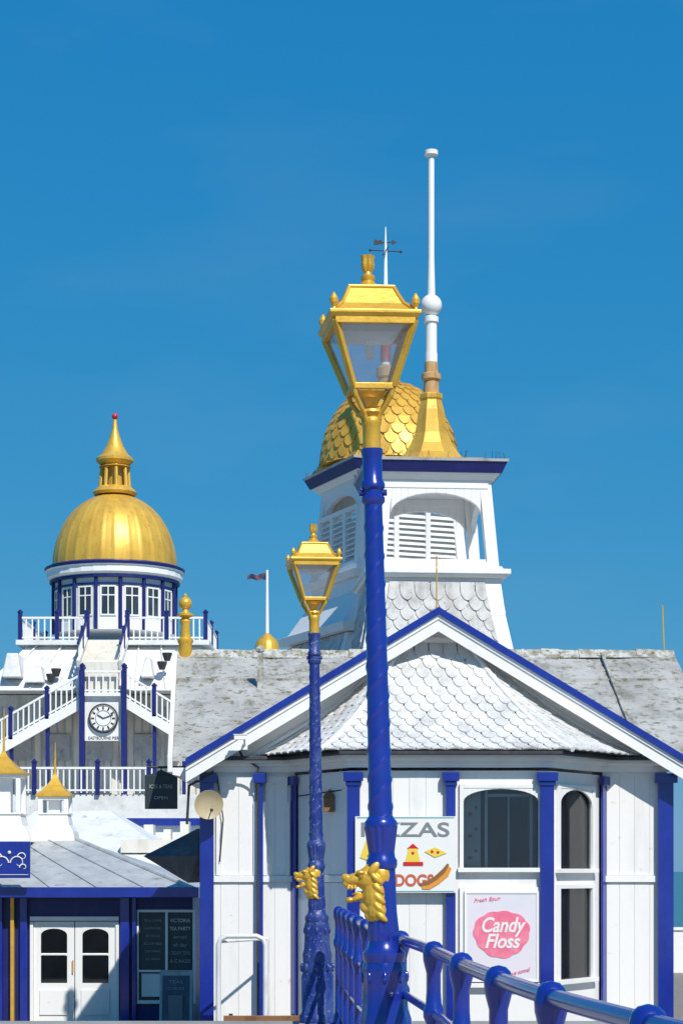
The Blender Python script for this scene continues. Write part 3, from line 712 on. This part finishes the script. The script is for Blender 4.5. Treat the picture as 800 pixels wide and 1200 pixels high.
# --- front tower with flagstaff on a flared gold roof
TB, C, Z, zt = tower('flagstaff_bell_tower', 1.53, 36.0, radians(5), .88, False, 'skirt')
fx, fy = 1.57, 35.9; F_ = 2400/fy; zf = lambda v: EYE+(1020-v)/F_
m = M(C); 
cv = [(1.12,zt),(.95,zt+.05),(.78,zt+.10)]
for (a,b),(c,d) in zip(cv,cv[1:]): m.frus(0,0,a,b,c,d)
m.done('gold_roof_base', GOLDD, TB)
m = M(); m.lathe([(.74,zt+.02),(.68,zt+.10),(.52,zt+.24),(.40,zt+.42),(.31,zt+.62),(.24,zf(482)),(.19,zf(470)),(.21,zf(468)),(.21,zf(463)),(.12,zf(460))],(fx,fy,0),8,pi/8); m.done('staff_cone', GOLDD, TB, bevel=.006)
m = M(); m.lathe([(.14,zf(462)),(.13,zf(447)),(.17,zf(445)),(.17,zf(439)),(.12,zf(437)),(.115,zf(425))],(fx,fy,0),16); m.done('staff_rusted_shoe', RUST, TB, smooth=True)
m = M(); m.lathe([(.11,zf(438)),(.11,zf(415)),(.10,zf(412)),(.10,zf(380)),(.13,zf(378)),(.13,zf(372)),(.075,zf(370)),(.07,zf(340)),(.055,zf(300)),(.055,zf(184)),(.12,zf(182)),(.12,zf(177)),(.02,zf(176))],(fx,fy,0),16); m.ball((fx,fy,zf(358)),.19,20); m.done('flagstaff_and_ball', WHITE, TB, smooth=True)

P = empty('flagpole', (-2.15,60,0)); X6,Z6 = elev(60)
x = X6(313); m = M(); m.tube([(x,60,Z6(750)),(x,60,Z6(668))],[.06,.035],10); m.lathe([(.4,.01),(.4,7.0),(.5,Z6(764))],(x,60,0),16); m.done('pole', WHITE2, P, smooth=True)
m = M(); m.lathe([(.36,Z6(764)),(.34,Z6(757)),(.27,Z6(750)),(.13,Z6(745)),(.05,Z6(742))],(x,60,0),48,fl=lambda z,t:1+.05*abs(cos(8*t))); m.done('gold_cap', GOLD, P, smooth=True)
m = M(); vs=[];k=10
for i in range(k+1):
    for j in (0,1): vs.append((x-.04-.55*i/k, 60+.05*sin(i*.9), Z6(672)-.05*i/k-(.20-.08*i/k if j else 0)+.03*sin(i)))
m.add(vs,[(2*i,2*i+2,2*i+3,2*i+1) for i in range(k)])
m.done('flag', paint('flag_cloth',(.18,.08,.10),(.04,.05,.10),6,(1,1,1),.47,.51,bump=0), P)

# ================================================================ domed camera-obscura pavilion
D = empty('domed_pavilion', (-12.1,110,0))
cx, cy = -12.15, 110.; S = 2400/110.; PZ = lambda v: EYE+(1020-v)/S; px = lambda n: n/S
R = px(72); zb = PZ(666); H = PZ(580)-zb
m = M(); pr = []
for i in range(25):
    a = pi/2*i/24*.93; pr.append((R*cos(a)**.95, H*sin(a)/sin(pi/2*.93)))
m.lathe(pr,(cx,cy,zb),192,fl=lambda z,t:1+.014*math.exp(-((((t*14/pi)%1.0)-.5)/.10)**2)); m.done('gold_dome', GOLDD, D, smooth=True, auto=60)
m = M(); Q = PZ
m.lathe([(px(24),Q(581)),(px(26),Q(578)),(px(23),Q(574)),(px(19),Q(571))],(cx,cy,0),24)
m.lathe([(px(19),Q(548)),(px(16),Q(546)),(px(22),Q(541)),(px(22),Q(538)),(px(16),Q(533)),(px(10),Q(523)),(px(6),Q(512)),(px(3.2),Q(502)),(px(2.2),Q(492))],(cx,cy,0),16)
m.lathe([(px(9),Q(571)),(px(9),Q(546))],(cx,cy,0),12)
for i in range(8):
    t=2*pi*i/8+.2; m.tube([(cx+px(17)*cos(t),cy+px(17)*sin(t),Q(572)),(cx+px(15)*cos(t),cy+px(15)*sin(t),Q(546))],.10,8)
m.done('dome_lantern', GOLDD, D, smooth=True)
m = M(); m.ball((cx,cy,Q(488)),.17,12); m.done('red_finial_ball', RED, D, smooth=True)
m = M(); m.lathe([(px(70),Q(745)),(px(70),Q(668)),(px(70),Q(667))],(cx,cy,0),16,pi/16); m.done('drum_wall', WHITE2, D)
m = M(); m.lathe([(px(75),Q(683)),(px(79),Q(680)),(px(79),Q(673)),(px(81),Q(672)),(px(81),Q(670)),(px(70),Q(666))],(cx,cy,0),32); m.done('drum_cornice', WHITE2, D)
m = M(); m.lathe([(px(81.5),Q(671.5)),(px(82),Q(668.5)),(px(78),Q(666.5))],(cx,cy,0),32)
for i in range(16):
    t=2*pi*i/16+pi/16
    r = px(71.5)
    p=(cx+r*cos(t),cy+r*sin(t)); m.tube([(*p,Q(745)),(*p,Q(683))],.10,8)
m.lathe([(px(72.2),Q(694)),(px(72.2),Q(692))],(cx,cy,0),16,pi/16)
m.lathe([(px(76),Q(686)),(px(76),Q(683))],(cx,cy,0),32)
m.done('drum_blue_trim', BLUED, D)
wf = M(); wg = M()
for i in range(16):
    t = 2*pi*i/16+pi/16+pi/16; r = px(70)*cos(pi/16)
    T = Matrix.Translation((cx,cy,0)) @ Matrix.Rotation(t+pi/2,4,'Z')
    wf.T = T; wg.T = T; w = .42; z0,z1 = Q(728),Q(697)
    wf.box(-w,w,-r-.06,-r-.01,z0-.08,z0); wf.box(-w,w,-r-.06,-r-.01,z1,z1+.08); wf.box(-w,-w+.08,-r-.06,-r-.01,z0,z1); wf.box(w-.08,w,-r-.06,-r-.01,z0,z1); wf.box(-.03,.03,-r-.06,-r-.01,z0,z1)
    wf.box(-w+.08,w-.08,-r-.055,-r-.01,(z0+z1)/2+.25,(z0+z1)/2+.31)
    wg.box(-w+.08,w-.08,-r-.03,-r-.005,z0,z1)
wf.done('drum_window_frames', WHITE2, D); wg.done('drum_windows', paint('dark_pane',(.03,.04,.05),(.08,.1,.12),1.5,rough=.1,bump=0), D)
OX, OZ = elev(105)
def baluster_run(mw, mb, a, b, h, pitch=.30, rail=.10, thick=.07, posts=()):
    a=Vector(a); b=Vector(b); n=max(1,int((b-a).length/pitch)); up=Vector((0,0,1))
    for i in range(n+1):
        p=a+(b-a)*i/n; mw.beam(p,p+up*h,thick,thick)
    mw.beam(a+up*h,b+up*h,rail*1.2,rail); mw.beam(a+up*.12,b+up*.12,rail,rail*.8)
    for f in posts:
        p=a+(b-a)*f; mb.beam(p-up*.1,p+up*(h+.25),.20,.20); mb.lathe([(.15,0),(.15,.06),(.02,.18)],tuple(p+up*(h+.25)),8)
W = M(); B = M()
zb_ = OZ(750); h = (750-724)/(2400/105.)
xl, xr = OX(24), OX(241)
baluster_run(W,B,(xl,105,zb_),(OX(103),105,zb_),h,posts=(0,.55,1)); baluster_run(W,B,(OX(150),105,zb_),(xr,105,zb_),h,posts=(0,.5,1))
baluster_run(W,B,(xl,105,zb_),(xl,114,zb_),h,posts=(.5,1)); baluster_run(W,B,(xr,105,zb_),(xr,114,zb_),h,posts=(.5,1))
m = M(); m.box(xl-.2,xr+.2,104.85,115,zb_-.25,zb_-.005); m.hexa([(OX(-12),102,OZ(815)),(OX(262),102,OZ(815)),(OX(262),117,OZ(815)),(OX(-12),117,OZ(815))],[(xl+.3,105.4,zb_-.25),(xr-.3,105.4,zb_-.25),(xr-.3,114.5,zb_-.25),(xl+.3,114.5,zb_-.25)])
m.done('balcony_and_white_roof', WHITER, D)
m = M()
for u0,u1,v0,v1 in ((14,36,800,772),(40,62,806,786),(172,186,800,776),(208,230,812,780)):
    y_ = 101.9; m.hexa([(OX(u0),y_,OZ(v0)),(OX(u1),y_,OZ(v0)),(OX(u1),106,OZ(v0)),(OX(u0),106,OZ(v0))],[(OX(u0)+.2,y_+.3,OZ(v1)),(OX(u1)-.2,y_+.3,OZ(v1)),(OX(u1)-.2,106,OZ(v1)),(OX(u0)+.2,106,OZ(v1))])
for u in (5,45,75,165,200,235): m.beam((OX(u),102.1,OZ(813)),(xl+.3+(xr-xl-.6)*(u+12)/274.,105.35,zb_-.2),.10,.10)
m.done('roof_dormers_and_rolls', WHITER, D, bevel=.05)
m = M()
for u,v in ((190,786),(196,776),(60,800),(66,794)): m.lathe([(.14,-.2),(.24,.1),(.26,.2),(.05,.22)],(OX(u)*.975,102.4,OZ(v)),10)
m.done('floodlights', DARK, D)
x0,x1 = OX(105),OX(147)
m = M(); zl = OZ(786)*1.0; n=11
for i in range(n):
    y=104.8-i*.30; z=zb_-.05-(zb_-zl)*i/n; m.box(x0,x1,y-.30,y,zl-3.5,z)
m.done('stair_treads', CREAM, D)
for x in (x0-.12,x1+.12): 
    W.beam((x,104.9,zb_),(x,101.4,zl),.14,.35); B.beam((x,104.9,zb_+1),(x,101.4,zl+1),.12,.12)
    for i in range(9): 
        p=Vector((x,104.9-3.5*i/9,zb_+(zl-zb_)*i/9)); W.beam(p,p+Vector((0,0,1)),.06,.06)
    B.beam((x,104.8,zb_),(x,104.8,zb_+1.5),.20,.20); B.beam((x,103.1,(zb_+zl)/2),(x,103.1,(zb_+zl)/2+1.3),.16,.16)
QX,QZ = elev(101.3)
LX0,LX1 = QX(97),QX(146)
baluster_run(W,B,(LX0,101.2,QZ(812)),(LX1,101.2,QZ(812)),1.05,posts=(0,1))
m = M(); m.box(LX0-.1,LX1+.1,101.1,103,QZ(816),QZ(812)); m.box(LX0,LX1,101.35,101.6,QZ(868),QZ(816)); m.done('landing_and_clock_panel', WHITE2, D)
FY = 101.4; zL = QZ(816)
for sgn,xe,ye in ((-1,QX(-30),QZ(888)),(1,QX(215),QZ(858))):
    xs = LX0 if sgn<0 else LX1
    m = M(); m.prism([(xs,zL),(xe,ye),(xe,ye-.55),(xs,zL-.55)],FY,FY+.25); m.prism([(xs,zL+.0),(xe,ye),(xe,ye-.2),(xs,zL-.2)],FY+.25,FY+2.6); m.done('stair_string', WHITE2, D)
    n = 3 if sgn<0 else 2
    baluster_run(W,B,(xs,FY+.1,zL),(xe,FY+.1,ye),1.15,posts=[i/n for i in range(n+1)])
    for i in range(n+1):
        p=Vector((xs+(xe-xs)*i/n,FY+.3,zL+(ye-zL)*i/n)); B.beam((p.x,p.y,2),(p.x,p.y,p.z),.18,.18)
for x in (LX0,LX1): B.beam((x,101.1,4),(x,101.1,QZ(786)),.26,.26)
ck = empty('pier_clock', (QX(121),101.2,QZ(842)))
c0 = (QX(121.5), QZ(842)); rr = 17.5*101.3/2400
Tk = Matrix.Translation((c0[0],101.30,c0[1])) @ Matrix.Rotation(radians(90),4,'X')
m = M(Tk); m.lathe([(rr,-.03),(rr*1.0,.10),(rr*.90,.12),(rr*.88,.03)],n=40); m.done('bezel', DARK, ck, smooth=True)
m = M(Tk); m.lathe([(rr*.88,0),(rr*.88,.125)],n=40); m.done('dial', WPRINT, ck)
m = M(Tk @ Matrix.Translation((0,0,.10)))
for i in range(12):
    t=2*pi*i/12; m.beam((rr*.60*cos(t),rr*.60*sin(t),.04),(rr*.80*cos(t),rr*.80*sin(t),.04),.07,.02)
m.beam((0,0,.05),(rr*.45*cos(2.6),rr*.45*sin(2.6),.05),.06,.02); m.beam((0,0,.06),(rr*.7*cos(.35),rr*.7*sin(.35),.06),.045,.02)
for q0,q1 in ((.53,.50),(.86,.83)):
    for i in range(32):
        t=2*pi*i/32; t2=2*pi*(i+1)/32; m.hexa([(rr*q0*cos(t),rr*q0*sin(t),.03),(rr*q0*cos(t2),rr*q0*sin(t2),.03),(rr*q1*cos(t2),rr*q1*sin(t2),.03),(rr*q1*cos(t),rr*q1*sin(t),.03)],[(rr*q0*cos(t),rr*q0*sin(t),.04),(rr*q0*cos(t2),rr*q0*sin(t2),.04),(rr*q1*cos(t2),rr*q1*sin(t2),.04),(rr*q1*cos(t),rr*q1*sin(t),.04)])
m.done('numerals_and_hands', KPRINT, ck)
text('EASTBOURNE PIER',(c0[0],101.33,QZ(865)),.16,KPRINT,D,1.5)
m = M(); m.box(OX(-40),OX(255),104.2,117,0.05,OZ(816)); m.done('lower_walls', CREAM, D)
m = M()
for u in range(-30,250,9): m.box(OX(u),OX(u)+.06,104.12,104.19,4,OZ(830))
for u in (10,55,105,160): m.box(OX(u),OX(u+30),104.05,104.11,OZ(892),OZ(862))
m.done('wall_boards_and_windows', LEAD, D)
EX,EZ = elev(96)
baluster_run(W,B,(EX(20),96,EZ(929)),(EX(178),96,EZ(929)),(929-900)/25.,pitch=.27,posts=(.13,.6,.98))
m = M(); m.box(EX(-30),EX(235),96.1,103,.05,EZ(931)); m.done('terrace', WHITER, D)
W.done('white_balusters', WHITE2, D); B.done('blue_newels', BLUED, D)

# ================================================================ mid-distance pier roofs
P = empty('pier_shelter', (-9,62,0)); SX,SZ = elev(62)
m = M()
m.hexa([(SX(-20),58,SZ(1030)),(SX(250),58,SZ(1030)),(SX(250),70,SZ(1030)),(SX(-20),70,SZ(1030))],[(SX(30),64,SZ(948)),(SX(120),64,SZ(948)),(SX(120),66,SZ(948)),(SX(30),66,SZ(948))])
m.done('white_hipped_roof', WHITER, P)
m = M(); m.box(SX(-20),SX(245),58.3,70,.05,SZ(1031)); m.done('shelter_walls', WHITE, P)
m = M(); m.box(SX(95),SX(228),71,72,.05,SZ(950)); m.done('rear_wall', WHITE2, P); m = M(); m.box(SX(92),SX(232),70.8,70.95,SZ(960),SZ(950)); m.done('blue_fascia', BLUE, P)
m = M()
for u,v,w in ((150,962,12),(175,968,9),(196,958,11)): m.box(SX(u),SX(u)+w/38.7,67,67.8,SZ(990),SZ(v))
m.box(SX(150),SX(215),60,61,SZ(1000),SZ(985)); m.done('roof_boxes', CREAM, P)

# ================================================================ tea room
TR = empty('tea_room_building', (-6,42,0)); RX,RZ = elev(40)
zev = RZ(1043)
xa, xb = -12.0, RX(232)
m = M(); m.wall(xa,RX(226),.004,zev-.05,40.0,40.15,[(RX(38),RX(138),.004,RZ(1078)),(RX(163),RX(228)-.05,RZ(1172),RZ(1070))]); m.box(RX(226)-.15,RX(226),40.15,47,.004,zev-.05); m.done('front_wall', BLUED, TR)
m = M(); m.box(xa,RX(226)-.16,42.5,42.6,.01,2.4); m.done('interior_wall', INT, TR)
m = M(); m.box(xa,xb+.05,39.45,39.55,zev-.14,zev+.06); m.box(xb-.05,xb+.05,39.551,47,zev-.14,zev+.06); m.done('blue_fascia', BLUE, TR, bevel=.01)
m = M(); m.box(xa,xb-.06,39.56,40.0,zev-.12,zev-.08); m.done('soffit', WHITE2, TR)
zrd = EYE+(1020-984)/(2400/44.)
m = M(); m.hexa([(xa,39.5,zev),(xb,39.5,zev),(xb,48,zev),(xa,48,zev)],[(xa,44,zrd),(RX(95)-.6,44,zrd),(RX(95)-.6,44.3,zrd),(xa,44.3,zrd)]); m.done('lead_roof', LEAD, TR)
m = M()
for i in range(11):
    f = i/10; x = xa+(xb-xa)*f; x2 = xa+(RX(95)-.6-xa)*f; m.beam((x,39.5,zev+.012),(x2,44,zrd+.012),.03,.03)
m.tube([(xb,39.5,zev+.01),(RX(95)-.6,44,zrd+.01)],.05,8); m.done('roof_seams', LEAD, TR)
dr = M(); dg = M()
for a,b in ((RX(40),RX(87.5)),(RX(88.5),RX(136))):
    z0,z1 = .01,RZ(1080)
    w = b-a; dr.wall(a,b,z0,z1,39.98,40.03,[(a+.14,b-.14,RZ(1117),RZ(1085)),(a+.14,b-.14,RZ(1152),RZ(1120))])
    dr.arch(a+.14,b-.14,RZ(1096),RZ(1085)+.001,.13,39.975,40.03)
    dr.box(a+.12,b-.12,39.955,39.979,.18,RZ(1160)); dg.box(a+.13,b-.13,40.0,40.01,RZ(1153),RZ(1085)); dr.box(a+.16,b-.16,39.965,39.999,RZ(1119.2),RZ(1117.6))
dr.box(RX(36),RX(40)-.003,39.93,40.02,.004,RZ(1080)); dr.box(RX(136)+.003,RX(140),39.93,40.02,.004,RZ(1080)); dr.box(RX(36),RX(140),39.925,40.03,RZ(1079),RZ(1074))
dr.done('double_doors', WHITE2, TR, bevel=.004); dg.done('door_glass', WGLASS, TR)
m = M(); m.tube([(RX(86),39.95,1.0),(RX(86),39.95,1.25)],.015,8); m.done('door_handle', GOLD, TR)
m = M()
for u,w in ((-2,.2),(29,.14),(147,.18),(158,.08)): m.box(RX(u)-w/2,RX(u)+w/2,39.88,39.99,.004,zev-.15)
m.done('blue_pilasters', BLUE, TR, bevel=.008)
m = M(); m.box(RX(14),RX(18),39.85,39.99,.004,zev-.15); m.done('gold_pilaster', GOLD, TR)
m = M(); m.box(RX(161),RX(229),39.95,39.998,RZ(1069),RZ(1066)); m.box(RX(161),RX(229),39.93,39.998,RZ(1176),RZ(1172)); m.box(RX(161),RX(163),39.95,39.998,RZ(1172),RZ(1069)); m.box(RX(194),RX(197),39.95,39.998,RZ(1172),RZ(1069)); m.box(RX(226),RX(229),39.95,39.998,RZ(1172),RZ(1069)); m.box(RX(163),RX(194),39.955,39.998,RZ(1139),RZ(1136.5)); m.done('window_frame', WHITE2, TR)
m = M(); m.box(RX(163),RX(226),40.03,40.06,RZ(1172),RZ(1069)); m.done('menu_board_panels', paint('bottle_green_black',(.02,.05,.06),(.04,.08,.09),3,rough=.3,bump=0), TR)
for i,t in enumerate(('VICTORIA','TEA PARTY','served','all day','CREAM TEAS','& CAKES')):
    text(t,(RX(211),40.02,RZ(1079+i*9.5)),.075,CHALK if i>1 else WPRINT,TR,.40 if i!=2 and i!=3 else .26)
for i,t in enumerate(('TEA & COFFEE','SANDWICHES','HOT SNACKS','SCONES','COLD DRINKS','ICE CREAM')):
    text(t,(RX(179),40.02,RZ(1079+i*9)),.045,CHALK,TR,.34-.03*(i%3))
m = M(); m.box(RX(166),RX(192),40.0,40.02,RZ(1168),RZ(1141)); m.box(RX(200),RX(224),40.0,40.02,RZ(1168),RZ(1145)); m.done('posters', WPRINT, TR)
def cupola(cu, zb_v, zcap_v, ztip_v, halfw, yy=43.6):
    UX,UZ = elev(yy); x = UX(cu); w = halfw*yy/2400
    m = M(); prof_ = [(1.75,zb_v+12),(1.6,zb_v),(1.25,zb_v-8),(1.1,zb_v-20)]
    for (a,za),(b,zb2) in zip(prof_,prof_[1:]): m.frus(x,yy,a*w,UZ(za),b*w,UZ(zb2))
    m.frus(x,yy,1.2*w,UZ(zb_v-20)+.001,1.2*w,UZ(zb_v-22))
    for sx in (-1,1):
        for sy in (-1,1): m.box(x+sx*w-.05,x+sx*w+.05,yy+sy*w-.05,yy+sy*w+.05,UZ(zb_v-21),UZ(zcap_v))
    m.frus(x,yy,.45*w,UZ(zb_v-21),.45*w,UZ(zcap_v)); m.frus(x,yy,1.15*w,UZ(zcap_v+4),1.2*w,UZ(zcap_v)); m.done('cupola_body',WHITE2,TR,bevel=.008)
    m = M(); q = sqrt(2)*w
    m.lathe([(1.35*q,UZ(zcap_v)),(1.35*q,UZ(zcap_v-2.5)),(.95*q,UZ(zcap_v-7)),(.55*q,UZ(zcap_v-14)),(.25*q,UZ(zcap_v-21)),(.12*q,UZ(zcap_v-26)),(.10*q,UZ(zcap_v-28))],(x,yy,0),4,pi/4)
    m.tube([(x,yy,UZ(zcap_v-26)),(x,yy,UZ(ztip_v))],[.03,.008],8); m.done('cupola_gold_cap',GOLD,TR,bevel=.005)
cupola(5,975,908,830,20); cupola(65,975,934,870,15,44.4)
P = empty('scroll_sign', (RX(15),39.3,RZ(1007))); UX,UZ = elev(39.2)
m = M(); m.box(UX(-30),UX(36),39.15,39.22,UZ(1029),UZ(986)); m.done('board', BLUE, P, bevel=.006)
m = M()
for sx in (-1,1):
    for (ox,oz,r0,tm) in ((.03,-.05,.15,5.6),(.16,.06,.10,5.2),(.20,-.14,.08,5.0)):
        cxx=UX(12); pts=[]
        for i in range(26):
            t=i/25*tm; r=r0*(1-i/32); pts.append((cxx+sx*(ox+r0*.9+r*cos(t+pi)),39.135,UZ(1008)+oz+r*sin(t)))
        m.tube(pts,[.014*(1-i/34) for i in range(26)],6)
m.ball((UX(12),39.135,UZ(999)),.035,8); m.tube([(UX(-12),39.135,UZ(1025)),(UX(34),39.135,UZ(1025))],.006,6); m.done('white_scrolls', WPRINT, P)

P = empty('dark_canopy', (RX(215),34,RZ(1005))); cX,cZ = elev(33)
m = M(); m.add([(cX(236),32.2,cZ(972)),(cX(236),34,cZ(972)),(cX(178),31.6,cZ(1004)),(cX(178),34.6,cZ(1004)),(cX(228),31.6,cZ(1034)),(cX(240),34.6,cZ(1034)),(cX(240),31.4,cZ(1004))],[(0,1,3,2),(2,3,5,4),(0,2,6),(2,4,6),(1,5,3),(0,6,4,5,1)]); m.done('canopy_roof', paint('dark_lead',(.08,.085,.10),(.14,.14,.15),4,rough=.6), P)
P = empty('hanging_sign', (-2.9,31,4)); hX,hZ = elev(30.6)
m = M(); m.box(hX(170),hX(208),30.58,30.64,hZ(948),hZ(908)); m.prism([(hX(175),hZ(908)),(hX(189),hZ(902)),(hX(203),hZ(908))],30.58,30.64); m.done('board', BLACK, P, bevel=.006)
m = M(); m.tube([(hX(172),30.61,hZ(899)),(-2.0,30.61,hZ(899))],.018,8); m.tube([(hX(189),30.61,hZ(899)),(hX(189),30.61,hZ(904))],.01,6); m.done('bracket', DARK, P)
text('ICES & TEAS',(hX(189),30.57,hZ(922)),.06,CHALK,P,.34); text('OPEN',(hX(189),30.57,hZ(935)),.05,CHALK,P,.2)

P = empty('a_frame_board', (-7.3,37,0)); aX,aZ = elev(37.5)
m = M(); x0,x1 = aX(188),aX(226)
zt_ = 3-(1137-1020)/64.; 
for s_ in (-1,1): m.hexa([(x0,37.5+s_*.28,.004),(x1,37.5+s_*.28,.004),(x1,37.5+s_*.28+.03,.004),(x0,37.5+s_*.28+.03,.004)],[(x0,37.5+s_*.04-.01,zt_),(x1,37.5+s_*.04-.01,zt_),(x1,37.5+s_*.04+.02,zt_),(x0,37.5+s_*.04+.02,zt_)])
m.done('frame', LEAD, P)
m = M(); zz_=lambda f: f*zt_; yy_=lambda f: 37.22+.23*f-.012
m.add([(x0+.05,yy_(.08),zz_(.08)),(x1-.05,yy_(.08),zz_(.08)),(x1-.05,yy_(.92),zz_(.92)),(x0+.05,yy_(.92),zz_(.92))],[(0,1,2,3)]); m.done('blackboard', paint('slate_blue_board',(.06,.10,.14),(.12,.17,.2),4,rough=.5,bump=0), P)
text('TEAS',((x0+x1)/2,yy_(.82)-.03,zz_(.82)),.06,CHALK,P,.26)
text('CAKES',((x0+x1)/2,yy_(.72)-.03,zz_(.72)),.05,CHALK,P,.30)
m = M(); m.box((x0+x1)/2-.13,(x0+x1)/2+.13,yy_(.4)-.045,yy_(.4)-.035,zz_(.22),zz_(.62)); m.done('photo_print', GREYP, P)

P = empty('queue_barrier', (RX(285),30,0)); bX,bZ = elev(28.2)
zt_ = bZ(1097); x0,x1 = bX(256),bX(311); r=.035
m = M()
arc=[(x0,28.2,.004),(x0,28.2,zt_-.12),(x0+.03,28.2,zt_-.04),(x0+.12,28.2,zt_),(x1-.12,28.2,zt_),(x1-.03,28.2,zt_-.04),(x1,28.2,zt_-.12),(x1,28.2,.004)]
m.tube(arc,r,10); m.tube([(x0,28.2,.9),(x1,28.2,.9)],.025,8); m.tube([(x0+.02,28.24,zt_-.08),(x1,28.9,zt_-.06)],.02,8); m.tube([(x1,28.9,.004),(x1,28.9,zt_-.06)],.03,8)
m.done('tubes', STEEL, P, smooth=True)
P = empty('park_bench', (bX(310),26.5,0)); eX,eZ = elev(26.5)
m = M()
for i in range(3): m.box(eX(262),eX(352),26.5,26.54,1.04-.14*i,1.12-.14*i)
for i in range(4): m.box(eX(262),eX(352),26.0+.11*i,26.09+.11*i,.44,.47)
m.done('slats', BROWN, P, bevel=.006)
m = M()
for u in (270,344): m.beam((eX(u),26.56,.004),(eX(u),26.60,1.14),.05,.05); m.beam((eX(u),26.05,.004),(eX(u),26.05,.43),.05,.05); m.beam((eX(u),26.0,.41),(eX(u),26.58,.41),.05,.05)
m.done('iron_frame', DARK, P)

# ================================================================ sky, sun, camera
el, az_ = radians(46), radians(24)
w = bpy.data.worlds.new('World'); scene.world = w; w.use_nodes = True
N = w.node_tree.nodes; L = w.node_tree.links
bg = N['Background']; bg.inputs['Strength'].default_value = .10
sky = N.new('ShaderNodeTexSky'); sky.sky_type='NISHITA'; sky.sun_disc=False; sky.sun_elevation=el; sky.sun_rotation=radians(180)-az_
sky.altitude=0; sky.air_density=1.0; sky.dust_density=.2; sky.ozone_density=3.0
sep = N.new('ShaderNodeSeparateColor'); comb = N.new('ShaderNodeCombineColor')
L.new(sky.outputs[0], sep.inputs[0])
for i,(a,p) in enumerate(((.25,1.35),(.405,.42),(.62,.20))):   # colour grade of the sky per channel
    m0 = N.new('ShaderNodeMath'); m0.operation='MULTIPLY'; m0.inputs[1].default_value=.1; L.new(sep.outputs[i], m0.inputs[0])
    m1 = N.new('ShaderNodeMath'); m1.operation='POWER'; m1.inputs[1].default_value=p; L.new(m0.outputs[0], m1.inputs[0])
    m2 = N.new('ShaderNodeMath'); m2.operation='MULTIPLY'; m2.inputs[1].default_value=a*10; L.new(m1.outputs[0], m2.inputs[0])
    L.new(m2.outputs[0], comb.inputs[i])
tc = N.new('ShaderNodeTexCoord'); mp = N.new('ShaderNodeMapping'); mp.inputs['Scale'].default_value=(2.2,2.2,7); L.new(tc.outputs['Generated'], mp.inputs['Vector'])
nz = N.new('ShaderNodeTexNoise'); nz.inputs['Scale'].default_value=2.2; nz.inputs['Detail'].default_value=5; L.new(mp.outputs[0], nz.inputs['Vector'])
rp = N.new('ShaderNodeValToRGB'); rp.color_ramp.elements[0].position=.55; rp.color_ramp.elements[1].position=.90; rp.color_ramp.elements[1].color=(.08,.08,.08,1); L.new(nz.outputs['Fac'], rp.inputs['Fac'])
mx = N.new('ShaderNodeMixRGB'); mx.inputs['Color2'].default_value=(4.0,5.2,6.2,1); L.new(rp.outputs[0], mx.inputs['Fac']); L.new(comb.outputs[0], mx.inputs['Color1'])
L.new(mx.outputs[0], bg.inputs['Color'])
sd = bpy.data.lights.new('Sun','SUN'); sd.energy=4.7; sd.angle=radians(.5); sd.color=(1,.95,.87)
so = bpy.data.objects.new('Sun', sd); COL.objects.link(so); so.rotation_euler=(radians(90)-el,0,az_)
cam = bpy.data.cameras.new('Camera'); co = bpy.data.objects.new('Camera', cam); COL.objects.link(co)
co.location=(0,0,EYE); co.rotation_euler=(pi/2,0,0); cam.sensor_fit='VERTICAL'; cam.sensor_height=36; cam.lens=72; cam.shift_y=.35
cam.clip_start=.1; cam.clip_end=20000
scene.camera = co
scene.view_settings.view_transform='Standard'; scene.view_settings.look='None'; scene.view_settings.exposure=0
